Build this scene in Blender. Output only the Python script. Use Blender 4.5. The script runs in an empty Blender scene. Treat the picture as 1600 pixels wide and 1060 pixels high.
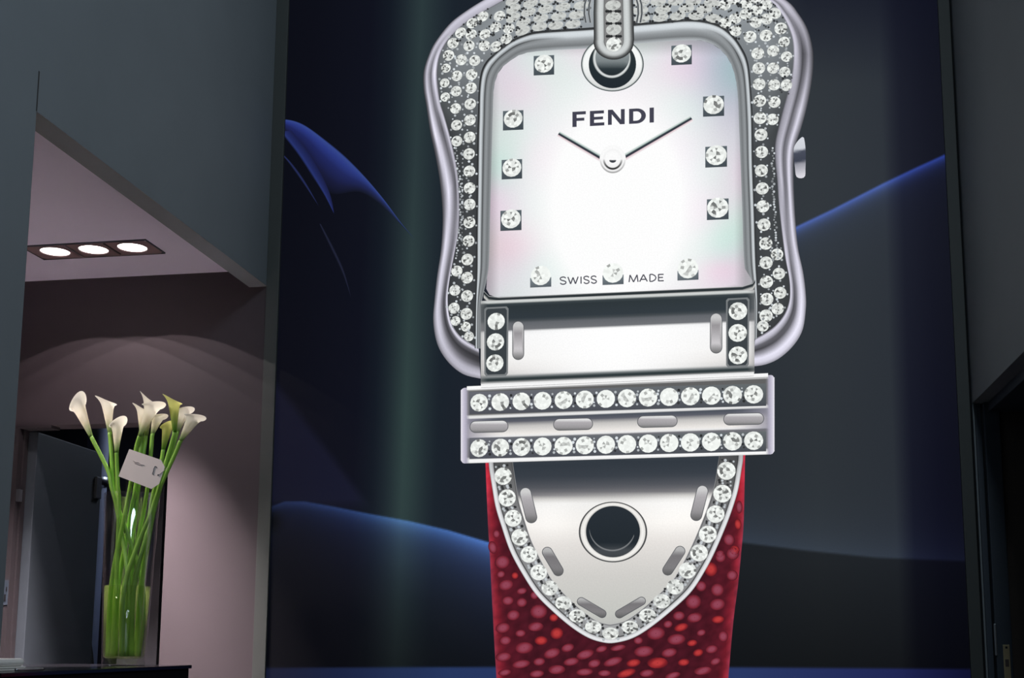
import bpy, bmesh, math, random
import numpy as np
from mathutils import Vector, Matrix
from mathutils.geometry import delaunay_2d_cdt

random.seed(7)
scene = bpy.context.scene
COL = scene.collection

# ------------------------------------------------------------------ camera
F_PX, CY_PX = 1935.47, 704.54           # focal length / principal row in px of a 1600x1060 frame
YAW, PITCH, ROLL = 0.176999, 0.152171, 0.0057409
CAM = np.array([0.0, -4.6, 1.2])


def cam_axes():
    cy, sy, cp, sp = math.cos(YAW), math.sin(YAW), math.cos(PITCH), math.sin(PITCH)
    cr, sr = math.cos(ROLL), math.sin(ROLL)
    fwd = np.array([-sy * cp, cy * cp, sp])
    rt = np.array([cy, sy, 0.0])
    up = np.cross(rt, fwd)
    return cr * rt + sr * up, -sr * rt + cr * up, fwd


RT, UP, FW = cam_axes()
cd = bpy.data.cameras.new('camera')
cam = bpy.data.objects.new('camera', cd)
COL.objects.link(cam)
cam.matrix_world = Matrix(((RT[0], UP[0], -FW[0], CAM[0]), (RT[1], UP[1], -FW[1], CAM[1]),
                           (RT[2], UP[2], -FW[2], CAM[2]), (0, 0, 0, 1)))
cd.sensor_width = 36.0
cd.lens = F_PX / 1600 * 36.0
cd.shift_y = (CY_PX - 530) / 1600
scene.camera = cam

# ------------------------------------------------------------------ world, lights, exposure
w = bpy.data.worlds.new('hall_ambient')
scene.world = w
w.use_nodes = True
w.node_tree.nodes['Background'].inputs[0].default_value = (0.68, 0.86, 1.0, 1)
w.node_tree.nodes['Background'].inputs[1].default_value = 0.10


def area_light(name, loc, target, size, power, color):
    l = bpy.data.lights.new(name, 'AREA')
    l.shape = 'DISK'
    l.size = size
    l.energy = power
    l.color = color
    o = bpy.data.objects.new(name, l)
    COL.objects.link(o)
    o.location = loc
    o.rotation_euler = (Vector(target) - Vector(loc)).to_track_quat('-Z', 'Y').to_euler()
    return o


area_light('added_hall_fill', (1.0, -4.6, 4.3), (-1.9, -2.0, 2.1), 2.0, 165, (0.74, 0.88, 1.0))  # added fill, unseen, to brighten the outer walls
area_light('added_store_fill', (-2.5, 1.5, 2.7), (-2.7, 1.2, 0), 0.3, 7, (0.72, 0.82, 1.0))  # added dim fill, unseen, so the pipe and room show
fl = bpy.data.lights.new('added_niche_fill', 'SPOT')      # added spot behind the near pier, unseen, brightens flowers and card
fl.energy = 85
fl.color = (1.0, 0.92, 0.88)
fl.spot_size = math.radians(46)
fl.spot_blend = 0.6
fl.shadow_soft_size = 0.05
flo = bpy.data.objects.new('added_niche_fill', fl)
COL.objects.link(flo)
flo.location = (-2.75, -1.35, 2.66)
flo.rotation_euler = (Vector((-2.0, -0.72, 1.62)) - flo.location).to_track_quat('-Z', 'Y').to_euler()
scene.view_settings.view_transform = 'Standard'
scene.view_settings.look = 'None'
scene.view_settings.exposure = 0.0
scene.view_settings.gamma = 1.0
scene.view_settings.use_curve_mapping = False


# ------------------------------------------------------------------ pixel <-> place helpers
def ray(x, y):
    return (x - 800) / F_PX * RT - (y - CY_PX) / F_PX * UP + FW


def on_y(x, y, Y=0.0):
    r = ray(x, y)
    return CAM + r * ((Y - CAM[1]) / r[1])


def on_z(x, y, Z):
    r = ray(x, y)
    return CAM + r * ((Z - CAM[2]) / r[2])


def on_x(x, y, X):
    r = ray(x, y)
    return CAM + r * ((X - CAM[0]) / r[0])


def to_px(p):
    d = np.asarray(p) - CAM
    z = d @ FW
    return 800 + F_PX * (d @ RT) / z, CY_PX - F_PX * (d @ UP) / z


def lin(c):
    c = np.clip(np.asarray(c, float) / 255.0, 0, 1)
    return np.where(c <= 0.04045, c / 12.92, ((c + 0.055) / 1.055) ** 2.4)


# ------------------------------------------------------------------ materials
def new_mat(name):
    m = bpy.data.materials.new(name)
    m.use_nodes = True
    nt = m.node_tree
    b = nt.nodes['Principled BSDF']
    return m, nt, b


def paint(name, rgb, rough=0.6, var=0.06, scale=6.0, bump=0.02, metal=0.0, spec=0.4, stretch=None):
    m, nt, b = new_mat(name)
    tc = nt.nodes.new('ShaderNodeTexCoord')
    src = tc.outputs['Object']
    if stretch:
        mp = nt.nodes.new('ShaderNodeMapping')
        mp.inputs['Scale'].default_value = stretch
        nt.links.new(src, mp.inputs[0])
        src = mp.outputs[0]
    n = nt.nodes.new('ShaderNodeTexNoise')
    n.inputs['Scale'].default_value = scale
    n.inputs['Detail'].default_value = 5
    nt.links.new(src, n.inputs['Vector'])
    r = nt.nodes.new('ShaderNodeValToRGB')
    c = lin(rgb)
    r.color_ramp.elements[0].position = 0.3
    r.color_ramp.elements[1].position = 0.7
    r.color_ramp.elements[0].color = (*(c * (1 - var)), 1)
    r.color_ramp.elements[1].color = (*np.clip(c * (1 + var), 0, 1), 1)
    nt.links.new(n.outputs['Fac'], r.inputs['Fac'])
    nt.links.new(r.outputs['Color'], b.inputs['Base Color'])
    b.inputs['Roughness'].default_value = rough
    b.inputs['Metallic'].default_value = metal
    b.inputs['Specular IOR Level'].default_value = spec
    if bump:
        n2 = nt.nodes.new('ShaderNodeTexNoise')
        n2.inputs['Scale'].default_value = 160
        nt.links.new(tc.outputs['Object'], n2.inputs['Vector'])
        bp = nt.nodes.new('ShaderNodeBump')
        bp.inputs['Strength'].default_value = bump * 4
        bp.inputs['Distance'].default_value = 0.002
        nt.links.new(n2.outputs['Fac'], bp.inputs['Height'])
        nt.links.new(bp.outputs['Normal'], b.inputs['Normal'])
    return m


def print_mat(name, sampled=False):
    """translucent lightbox film: the ink colour glows with the light box behind it"""
    m, nt, b = new_mat(name)
    a = nt.nodes.new('ShaderNodeAttribute')
    a.attribute_name = 'Col'
    n = nt.nodes.new('ShaderNodeTexNoise')            # fine print grain
    n.inputs['Scale'].default_value = 170
    n.inputs['Detail'].default_value = 2
    tc = nt.nodes.new('ShaderNodeTexCoord')
    nt.links.new(tc.outputs['Object'], n.inputs['Vector'])
    mr = nt.nodes.new('ShaderNodeMapRange')
    mr.inputs['From Min'].default_value = 0.3
    mr.inputs['From Max'].default_value = 0.7
    mr.inputs['To Min'].default_value = 0.97
    mr.inputs['To Max'].default_value = 1.03
    nt.links.new(n.outputs['Fac'], mr.inputs['Value'])
    nt.links.new(a.outputs['Color'], b.inputs['Emission Color'])
    nt.links.new(mr.outputs['Result'], b.inputs['Emission Strength'])
    b.inputs['Base Color'].default_value = (0.004, 0.004, 0.005, 1)
    b.inputs['Roughness'].default_value = 0.42
    b.inputs['Specular IOR Level'].default_value = 0.08
    if not sampled:
        m.cycles.emission_sampling = 'NONE'
    return m


M_FILM = print_mat('lightbox_film_backdrop', True)
M_PRINT = print_mat('lightbox_film_print', True)
M_SPARK = print_mat('lightbox_film_small_print', False)
M_WALL = paint('grey_wall_paint', (112, 118, 122), 0.75, 0.04, 3.0)
M_BACK = paint('warm_grey_wall_paint', (56, 48, 52), 0.75, 0.04, 3.0)
M_CEIL = paint('white_ceiling_paint', (226, 220, 236), 0.8, 0.02, 3.0)
M_TRIM = paint('grey_trim_paint', (61, 64, 62), 0.6, 0.03, 8.0)
M_DARKTRIM = paint('dark_slate_frame_paint', (52, 60, 70), 0.5, 0.05, 8.0)
M_CASING = paint('mauve_grey_casing_paint', (42, 37, 40), 0.6, 0.05, 8.0)
M_CABINET = paint('charcoal_cabinet_paint', (32, 31, 36), 0.6, 0.05, 8.0)
M_FLOOR = paint('dark_carpet', (52, 50, 52), 0.95, 0.12, 40.0, 0.1)
M_COUNTER = paint('black_lacquer', (14, 13, 18), 0.14, 0.1, 5.0, 0.0, spec=0.45)
M_COUNTERB = paint('black_matt_front', (9, 9, 12), 0.7, 0.1, 5.0, 0.0, spec=0.12)
M_BOUNCE_DESK = paint('white_bounce_laminate', (228, 224, 222), 0.5, 0.02, 5.0, 0.0)  # only for the added bounce desk
M_DOOR = paint('slate_door_paint', (50, 56, 62), 0.6, 0.05, 4.0)
M_ROOM = paint('dark_store_wall', (44, 44, 54), 0.9, 0.1, 3.0)
M_STEEL = paint('brushed_steel', (170, 172, 176), 0.35, 0.08, 30.0, 0.0, metal=1.0)
M_BLACK = paint('black_plastic', (16, 16, 18), 0.5, 0.1, 20.0, 0.0)
M_PIPE = paint('blue_grey_pipe_paint', (120, 128, 158), 0.7, 0.06, 12.0, 0.0)
M_WOOD = paint('raw_wood_edge', (150, 112, 74), 0.6, 0.15, 20.0, 0.02, stretch=(1, 1, 0.1))
M_BROWN = paint('brown_door_lining', (78, 68, 62), 0.6, 0.08, 8.0)
M_CARD = paint('ivory_card', (222, 206, 200), 0.7, 0.02, 20.0, 0.0)
M_INK = paint('grey_ink', (52, 58, 66), 0.7, 0.1, 60.0, 0.0)
M_FAINT = paint('faint_ink', (172, 160, 160), 0.7, 0.1, 60.0, 0.0)
M_LAMPPLATE = paint('bronze_grey_lamp_plate', (104, 84, 84), 0.45, 0.06, 20.0, 0.0)
M_BRASS = paint('pale_brass', (196, 180, 142), 0.35, 0.08, 30.0, 0.0, metal=0.6)
M_STEM = paint('calla_stem_green', (122, 164, 62), 0.45, 0.25, 14.0, 0.0, stretch=(1, 1, 0.3))


def lily_mat(name, white, green, base_z, top_z):
    m, nt, b = new_mat(name)
    a = nt.nodes.new('ShaderNodeAttribute')
    a.attribute_name = 'along'
    n = nt.nodes.new('ShaderNodeTexNoise')
    n.inputs['Scale'].default_value = 60
    tc = nt.nodes.new('ShaderNodeTexCoord')
    nt.links.new(tc.outputs['Object'], n.inputs['Vector'])
    ad = nt.nodes.new('ShaderNodeMath')
    ad.operation = 'MULTIPLY_ADD'
    ad.inputs[1].default_value = 0.12
    nt.links.new(n.outputs['Fac'], ad.inputs[0])
    nt.links.new(a.outputs['Fac'], ad.inputs[2])
    r = nt.nodes.new('ShaderNodeValToRGB')
    e = r.color_ramp.elements
    e[0].position, e[1].position = base_z, top_z
    e[0].color, e[1].color = (*lin(green), 1), (*lin(white), 1)
    nt.links.new(ad.outputs[0], r.inputs['Fac'])
    nt.links.new(r.outputs['Color'], b.inputs['Base Color'])
    b.inputs['Roughness'].default_value = 0.45
    tr = nt.nodes.new('ShaderNodeBsdfTranslucent')     # thin petals let the lamp light through
    nt.links.new(r.outputs['Color'], tr.inputs['Color'])
    mx = nt.nodes.new('ShaderNodeMixShader')
    mx.inputs[0].default_value = 0.6
    nt.links.new(b.outputs[0], mx.inputs[1])
    nt.links.new(tr.outputs[0], mx.inputs[2])
    nt.links.new(mx.outputs[0], nt.nodes['Material Output'].inputs[0])
    return m


M_LILY = lily_mat('calla_white_to_green', (252, 248, 232), (128, 164, 52), 0.06, 0.46)
M_LILYG = lily_mat('calla_lime_to_green', (226, 228, 140), (96, 150, 30), 0.10, 0.75)
M_SPADIX = paint('calla_spadix_yellow', (220, 180, 60), 0.7, 0.2, 200.0, 0.05)


def clear_mat(name, tint, gloss=1.0, rough=0.02):
    m = bpy.data.materials.new(name)
    m.use_nodes = True
    nt = m.node_tree
    nt.nodes.clear()
    out = nt.nodes.new('ShaderNodeOutputMaterial')
    t = nt.nodes.new('ShaderNodeBsdfTransparent')
    t.inputs[0].default_value = (*tint, 1)
    g = nt.nodes.new('ShaderNodeBsdfGlossy')
    g.inputs['Roughness'].default_value = rough
    fr = nt.nodes.new('ShaderNodeLayerWeight')
    pw_ = nt.nodes.new('ShaderNodeMath')
    pw_.operation = 'POWER'
    pw_.inputs[1].default_value = 5.0
    nt.links.new(fr.outputs['Facing'], pw_.inputs[0])
    mu = nt.nodes.new('ShaderNodeMath')
    mu.operation = 'MULTIPLY_ADD'
    mu.inputs[1].default_value = 0.6 * gloss
    mu.inputs[2].default_value = 0.09 * gloss
    nt.links.new(pw_.outputs[0], mu.inputs[0])
    mx = nt.nodes.new('ShaderNodeMixShader')
    nt.links.new(mu.outputs[0], mx.inputs[0])
    nt.links.new(t.outputs[0], mx.inputs[1])
    nt.links.new(g.outputs[0], mx.inputs[2])
    nt.links.new(mx.outputs[0], out.inputs[0])
    return m


M_GLASS = clear_mat('clear_glass', (0.985, 0.99, 0.985))
M_WATER = clear_mat('greenish_water', (0.97, 0.98, 0.86), 0.4)
_nt = M_WATER.node_tree                           # a little cloudy
_o = _nt.nodes['Material Output']
_prev = _o.inputs[0].links[0].from_socket
_tl = _nt.nodes.new('ShaderNodeBsdfTranslucent')
_tl.inputs[0].default_value = (0.42, 0.58, 0.16, 1)
_mx = _nt.nodes.new('ShaderNodeMixShader')
_mx.inputs[0].default_value = 0.09
_nt.links.new(_prev, _mx.inputs[1])
_nt.links.new(_tl.outputs[0], _mx.inputs[2])
_nt.links.new(_mx.outputs[0], _o.inputs[0])


def lamp_mat(name, rgb, strength):
    m, nt, b = new_mat(name)
    b.inputs['Emission Color'].default_value = (*rgb, 1)
    b.inputs['Emission Strength'].default_value = strength
    return m


M_LAMP = lamp_mat('lamp_glow', (1.0, 0.95, 0.93), 6.0)


# ------------------------------------------------------------------ object helpers
def tag(o, label=None, cat=None, group=None, kind=None):
    if label:
        o['label'] = label
    if cat:
        o['category'] = cat
    if group:
        o['group'] = group
    if kind:
        o['kind'] = kind
    return o


def link(name, me, mat, parent=None, loc=None):
    o = bpy.data.objects.new(name, me)
    COL.objects.link(o)
    if mat and not me.materials:
        me.materials.append(mat)
    if parent:
        o.parent = parent
    if loc is not None:
        o.location = loc
    return o


def empty(name, loc=(0, 0, 0)):
    o = bpy.data.objects.new(name, None)
    COL.objects.link(o)
    o.location = loc
    o.empty_display_size = 0.1
    return o


def boxes(name, lst, mat, parent=None, bevel=0.0, origin=(0, 0, 0)):
    """one mesh from axis boxes (x0,x1,y0,y1,z0,z1)"""
    bm = bmesh.new()
    ox, oy, oz = origin
    for x0, x1, y0, y1, z0, z1 in lst:
        r = bmesh.ops.create_cube(bm, size=1.0)
        for v in r['verts']:
            v.co = Vector((x0 - ox + (v.co.x + .5) * (x1 - x0), y0 - oy + (v.co.y + .5) * (y1 - y0),
                           z0 - oz + (v.co.z + .5) * (z1 - z0)))
    if bevel:
        bmesh.ops.bevel(bm, geom=bm.edges[:], offset=bevel, segments=2, affect='EDGES', profile=0.6)
    me = bpy.data.meshes.new(name)
    bm.to_mesh(me)
    bm.free()
    return link(name, me, mat, parent, origin if parent is None else None)


def struct(name, lst, mat, bevel=0.0):
    return tag(boxes(name, lst, mat, None, bevel), kind='structure')


def lathe(name, prof, mat, parent=None, loc=None, seg=48, rot=None):
    vs, fs = [], []
    n = len(prof)
    for i in range(seg):
        a = 2 * math.pi * i / seg
        for r, z in prof:
            vs.append((r * math.cos(a), r * math.sin(a), z))
    for i in range(seg):
        j = (i + 1) % seg
        for k in range(n - 1):
            fs.append((i * n + k, j * n + k, j * n + k + 1, i * n + k + 1))
    me = bpy.data.meshes.new(name)
    me.from_pydata(vs, [], fs)
    me.validate()
    bm = bmesh.new()
    bm.from_mesh(me)
    bmesh.ops.remove_doubles(bm, verts=bm.verts, dist=1e-6)
    bmesh.ops.recalc_face_normals(bm, faces=bm.faces)
    bm.to_mesh(me)
    bm.free()
    for p in me.polygons:
        p.use_smooth = True
    o = link(name, me, mat, parent, loc)
    if rot:
        o.rotation_euler = rot
    return o


def catmull(pts, n, closed=False):
    """smooth curve through pts, n samples evenly spaced along it"""
    P = np.array(pts, float)
    out = []
    m = len(P)
    rng = m if closed else m - 1
    for i in range(rng):
        g = (lambda k: P[k % m]) if closed else (lambda k: P[min(max(k, 0), m - 1)])
        p0, p1, p2, p3 = g(i - 1), g(i), g(i + 1), g(i + 2)
        for t in np.linspace(0, 1, 12, endpoint=False):
            out.append(.5 * ((2 * p1) + (-p0 + p2) * t + (2 * p0 - 5 * p1 + 4 * p2 - p3) * t * t
                             + (-p0 + 3 * p1 - 3 * p2 + p3) * t ** 3))
    out.append(P[0] if closed else P[-1])
    out = np.array(out)
    d = np.r_[0, np.cumsum(np.linalg.norm(np.diff(out, axis=0), axis=1))]
    s = np.linspace(0, d[-1], n)
    return np.stack([np.interp(s, d, out[:, k]) for k in range(out.shape[1])], 1)


def tube(name, pts, radii, mat, parent=None, seg=8, n=24):
    C = catmull(pts, n)
    R = np.interp(np.linspace(0, 1, n), np.linspace(0, 1, len(radii)), radii)
    vs, fs = [], []
    up = Vector((0.3, 1, 0.1))
    for i in range(n):
        t = Vector(C[min(i + 1, n - 1)] - C[max(i - 1, 0)]).normalized()
        a = t.cross(up).normalized()
        b = t.cross(a)
        for k in range(seg):
            th = 2 * math.pi * k / seg
            vs.append(Vector(C[i]) + (a * math.cos(th) + b * math.sin(th)) * R[i])
    for i in range(n - 1):
        for k in range(seg):
            fs.append((i * seg + k, i * seg + (k + 1) % seg, (i + 1) * seg + (k + 1) % seg, (i + 1) * seg + k))
    fs.append(tuple(range(seg))[::-1])
    fs.append(tuple((n - 1) * seg + k for k in range(seg)))
    me = bpy.data.meshes.new(name)
    me.from_pydata([tuple(v) for v in vs], [], fs)
    for p in me.polygons:
        p.use_smooth = True
    return link(name, me, mat, parent)


# ================================================================== STRUCTURE
XL, XR = -1.832, 0.857                 # faces of the two side walls
Z_LINTEL, Z_CEIL, TOP = 2.61, 2.68, 4.3
LT = 0.076                             # left partition thickness
Y_OPEN = -1.70
struct('floor', [(-4.6, 4.0, -8.0, 2.6, -0.1, 0.0)], M_FLOOR)
struct('floor_niche_bounce', [(-3.7, XL - LT, -2.4, 0.0, 0.0, 0.012)], M_CEIL)  # unseen pale floor added to bounce beam light up to the ceiling
wl = struct('wall_left', [(XL - LT, XL, -8.0, Y_OPEN, 0, TOP), (XL - LT, XL, Y_OPEN, 0.0, Z_LINTEL, TOP)], M_WALL)
boxes('panel_joint', [(XL, XL + 0.0006, Y_OPEN - 0.003, Y_OPEN + 0.002, Z_LINTEL, Z_LINTEL + 0.115)], M_BLACK, wl)
struct('ceiling', [(-3.7, XL - LT, -2.4, 0.0, Z_CEIL, Z_CEIL + 0.1)], M_CEIL)
struct('wall_niche_side', [(-3.8, -3.7, -2.4, 0.1, 0, Z_CEIL + 0.1)], M_BACK)
struct('wall_niche_front', [(-3.7, XL - LT, -2.5, -2.4, 0, Z_CEIL + 0.1)], M_BACK)
DX0, DX1, DZ = -2.90, -2.222, 2.063    # doorway in the niche's back wall
struct('wall_back', [(-3.7, DX0, 0, 0.1, 0, TOP), (DX1, XL + 0.0005, 0, 0.1, 0, TOP),
                     (DX0, DX1, 0, 0.1, DZ, TOP)], M_BACK)
# store room behind the doorway
struct('wall_store_back', [(-4.4, -1.3, 2.4, 2.5, 0, 2.8)], M_ROOM)
struct('wall_store_left', [(-4.5, -4.4, 0.1, 2.5, 0, 2.8)], M_ROOM)
struct('wall_store_right', [(-1.9, -1.8, 0.16, 2.4, 0, 2.8)], M_ROOM)
struct('ceiling_store', [(-4.4, -1.3, 0.1, 2.5, 2.8, 2.9)], M_ROOM)
# door casing on the left of the doorway
struct('trim_1', [(DX0, DX0 + 0.022, -0.012, 0.1, 0, DZ - 0.012), (DX0 + 0.022, DX0 + 0.03, 0.02, 0.1, 0, DZ - 0.012),
                  (DX0, DX0 + 0.16, -0.006, 0.06, DZ - 0.012, DZ)], M_CASING)
# vertical trims either side of the light box
struct('trim_2', [(XL, -1.779, -0.012, 0.09, 0, TOP)], M_TRIM, 0.002)
struct('trim_3', [(0.806, 0.848, -0.012, 0.09, 0, TOP)], M_TRIM, 0.002)
# right wall with its door opening
OZ = 2.052
wr = struct('wall_right', [(XR, XR + 0.30, -8, -1.0, 0, TOP), (XR, XR + 0.30, -1.0, 0.09, OZ, TOP),
                           (XR, XR + 0.006, -0.006, 0.09, 0, OZ)], M_WALL)

# open door in the store doorway
door = tag(empty('door_1', (DX0 + 0.03, 0.045, 0)), kind='structure')
boxes('door_leaf', [(0, 0.04, 0, 0.60, 0.01, DZ - 0.018)], M_DOOR, door, 0.003)
boxes('lock_plate', [(0.034, 0.052, 0.535, 0.585, 1.83, 1.93)], M_STEEL, door, 0.004)
boxes('wooden_edge_strip', [(0.008, 0.036, 0.6, 0.606, 1.55, 1.78)], M_WOOD, door, 0.002)
h1 = boxes('hinge', [(-0.018, 0.006, -0.05, -0.03, 1.75, 1.80)], M_STEEL, door, 0.002)
door.rotation_euler = (0, 0, math.radians(3))
sp_ = boxes('strike_plate', [(DX0 + 0.002, DX0 + 0.02, -0.0145, -0.012, 1.33, 1.43)], M_DARKTRIM,
            bpy.data.objects['trim_1'], 0.0008)
boxes('latch_slot', [(DX0 + 0.005, DX0 + 0.012, -0.0155, -0.0145, 1.345, 1.372),
                     (DX0 + 0.011, DX0 + 0.016, -0.0155, -0.0145, 1.385, 1.402)], M_BLACK, sp_)

# right door frame: stepped jamb seen end-on, head lining, strike plate
d2 = tag(empty('door_2', (XR, -0.01, 0)), kind='structure')


def d2box(name, b, mat, bev=0.0, parent=None):
    return boxes(name, [(b[0] - XR, b[1] - XR, b[2] + 0.01, b[3] + 0.01, b[4], b[5])], mat, parent or d2, bev)


d2box('jamb_stop', (XR + 0.008, XR + 0.028, -0.004, 0.08, 0, OZ), M_DARKTRIM, 0.002)
d2box('jamb', (XR + 0.034, XR + 0.088, -0.022, 0.08, 0, OZ), M_DARKTRIM, 0.003)
d2box('jamb_lining', (XR + 0.088, XR + 0.30, 0.0, 0.08, 0, OZ), M_BROWN)
d2box('head_lining', (XR + 0.05, XR + 0.30, -1.0, 0.0, OZ - 0.035, OZ), M_DARKTRIM, 0.003)
d2box('near_jamb', (XR + 0.034, XR + 0.30, -1.0, -0.975, 0, OZ), M_DARKTRIM, 0.003)
d2box('door_leaf', (XR + 0.26, XR + 0.30, -0.975, 0.0, 0, OZ - 0.035), M_BROWN, 0.003)
pl = on_y(1572, 1008, -0.024)
kp = d2box('strike_plate', (pl[0] - 0.011, pl[0] + 0.011, -0.0255, -0.0222, pl[2] - 0.24, pl[2]), M_BRASS, 0.0012)
d2box('screw_hole', (pl[0] - 0.0035, pl[0] + 0.0035, -0.0265, -0.0255, pl[2] - 0.013, pl[2] - 0.006), M_BLACK, 0, kp)
d2box('latch_hole', (pl[0] - 0.006, pl[0] + 0.006, -0.0262, -0.0255, pl[2] - 0.075, pl[2] - 0.05), M_BROWN, 0, kp)
hp = on_y(1555, 1000, -0.024)
d2box('latch_pin', (hp[0] - 0.004, hp[0] + 0.004, -0.034, -0.022, hp[2] - 0.055, hp[2] + 0.055), M_STEEL, 0.002)

# ================================================================== ADVERTISING LIGHT BOX
poster = tag(empty('advertising_poster', (-0.487, 0, 0.1)),
             'giant backlit advertising poster of a diamond-set wristwatch on a dark blue ground', 'poster')
P0 = np.array([-0.487, 0.0, 0.1])
LAYER = 0.0004


def pw(p):
    """photo pixels -> metres on the poster plane, relative to the poster's root (x, z)"""
    p = np.atleast_2d(np.asarray(p, float))
    r = ((p[:, 0] - 800) / F_PX)[:, None] * RT - ((p[:, 1] - CY_PX) / F_PX)[:, None] * UP + FW
    q = CAM + r * ((0 - CAM[1]) / r[:, 1])[:, None]
    return q[:, [0, 2]] - P0[[0, 2]]


def film_mesh(name, xz, faces, cols, layer, parent, mat=None, corner=False, origin=None):
    """flat piece of print; cols are sRGB 0-255 per vertex (or per face when corner)"""
    xz = np.asarray(xz)
    o0 = np.zeros(2) if origin is None else np.asarray(origin)
    me = bpy.data.meshes.new(name)
    vs = [(a - o0[0], 0.0, b - o0[1]) for a, b in xz]
    me.from_pydata(vs, [], [tuple(int(i) for i in f) for f in faces])
    c = lin(np.clip(cols, 0, 255))
    if corner:
        at = me.color_attributes.new('Col', 'FLOAT_COLOR', 'CORNER')
        arr = np.ones((len(me.loops), 4), np.float32)
        for p in me.polygons:
            for li in p.loop_indices:
                arr[li, :3] = c[p.index]
    else:
        at = me.color_attributes.new('Col', 'FLOAT_COLOR', 'POINT')
        arr = np.ones((len(vs), 4), np.float32)
        arr[:, :3] = c
    at.data.foreach_set('color', arr.ravel())
    bm = bmesh.new()                                  # face the viewer
    bm.from_mesh(me)
    for f in bm.faces:
        f.normal_update()
    flip = [f for f in bm.faces if f.normal.y > 0]
    if flip:
        bmesh.ops.reverse_faces(bm, faces=flip)
    bm.to_mesh(me)
    bm.free()
    o = link(name, me, mat or M_PRINT, parent)
    y = -LAYER * layer
    py = parent.get('_y', 0.0) if parent else 0.0
    o.location = (o0[0], y - py, o0[1])
    o['_y'] = y
    return o


def loft(name, curves, cols, layer, parent, mat=None):
    """curves: list of (n,2) px polylines; cols: (len(curves), n, 3)"""
    K, n = len(curves), len(curves[0])
    xz = np.concatenate([pw(c) for c in curves])
    cols = np.asarray(cols, float).reshape(K * n, 3)
    fs = [(k * n + i, k * n + i + 1, (k + 1) * n + i + 1, (k + 1) * n + i) for k in range(K - 1) for i in range(n - 1)]
    return film_mesh(name, xz, fs, cols, layer, parent, mat)


def fill(name, poly, colfn, layer, parent, step=8.0, mat=None):
    """fill a px polygon with a triangulated sheet coloured by colfn(x, y) -> rgb"""
    poly = np.asarray(poly, float)
    n = len(poly)
    pts = [tuple(p) for p in poly]
    if step:
        x0, y0 = poly.min(0)
        x1, y1 = poly.max(0)
        gx, gy = np.meshgrid(np.arange(x0 + step / 2, x1, step), np.arange(y0 + step / 2, y1, step))
        g = np.stack([gx.ravel(), gy.ravel()], 1)
        ins = np.zeros(len(g), bool)
        for i in range(n):
            a, b = poly[i], poly[(i + 1) % n]
            c = (a[1] > g[:, 1]) != (b[1] > g[:, 1])
            xi = a[0] + (g[:, 1] - a[1]) / (b[1] - a[1] + 1e-12) * (b[0] - a[0])
            ins ^= c & (g[:, 0] < xi)
        pts += [tuple(p) for p in g[ins]]
    r = delaunay_2d_cdt([Vector(p) for p in pts], [(i, (i + 1) % n) for i in range(n)], [], 0, 1e-5)
    # keep triangles inside the polygon
    V = np.array([tuple(v) for v in r[0]])
    T = np.array(r[2])
    cen = V[T].mean(1)
    ins = np.zeros(len(T), bool)
    for i in range(n):
        a, b = poly[i], poly[(i + 1) % n]
        c = (a[1] > cen[:, 1]) != (b[1] > cen[:, 1])
        xi = a[0] + (cen[:, 1] - a[1]) / (b[1] - a[1] + 1e-12) * (b[0] - a[0])
        ins ^= c & (cen[:, 0] < xi)
    T = T[ins]
    if callable(colfn):
        cols = np.stack(np.broadcast_arrays(*colfn(V[:, 0], V[:, 1])), 1)
    else:
        cols = np.tile(np.asarray(colfn, float), (len(V), 1))
    return film_mesh(name, pw(V), T, cols, layer, parent, mat)


def ellipse(cx, cy, rx, ry, n=40, a0=0, a1=360, tilt=0):
    t = np.radians(np.linspace(a0, a1, n, endpoint=(abs(a1 - a0) < 359.9)))
    x, y = rx * np.cos(t), ry * np.sin(t)
    c, s = math.cos(math.radians(tilt)), math.sin(math.radians(tilt))
    return np.stack([cx + x * c - y * s, cy + x * s + y * c], 1)


def ring(name, e0, e1, prof, layer, parent, n=64):
    """elliptical ring; prof: list of (t, rgb fn(angle) or rgb)"""
    th = np.linspace(0, 2 * np.pi, n)
    cs, co = [], []
    for t, c in prof:
        cx, cy, rx, ry = [e0[k] * (1 - t) + e1[k] * t for k in range(4)]
        cs.append(np.stack([cx + rx * np.cos(th), cy + ry * np.sin(th)], 1))
        co.append(np.array([c(a) if callable(c) else c for a in th], float))
    return loft(name, cs, co, layer, parent)


def capsule(p, q, r, n=12):
    p, q = np.array(p, float), np.array(q, float)
    d = (q - p) / np.linalg.norm(q - p)
    a = math.atan2(d[1], d[0])
    t1 = np.linspace(a - np.pi / 2, a + np.pi / 2, n)
    t2 = np.linspace(a + np.pi / 2, a + 1.5 * np.pi, n)
    return np.concatenate([q + r * np.stack([np.cos(t1), np.sin(t1)], 1), p + r * np.stack([np.cos(t2), np.sin(t2)], 1)])


def ramp(v, stops):
    s = np.array([a for a, _ in stops])
    c = np.array([(k, k, k) if np.isscalar(k) else k for _, k in stops], float)
    return [np.interp(v, s, c[:, k]) for k in range(3)]


def stroke(pts, wd):
    """ribbon outline of a polyline (px) as list of quads"""
    P = np.asarray(pts, float)
    L, R = [], []
    for i in range(len(P)):
        d = P[min(i + 1, len(P) - 1)] - P[max(i - 1, 0)]
        d /= np.linalg.norm(d) + 1e-9
        nn = np.array([-d[1], d[0]]) * wd / 2
        L.append(P[i] + nn)
        R.append(P[i] - nn)
    return L, R


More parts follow.
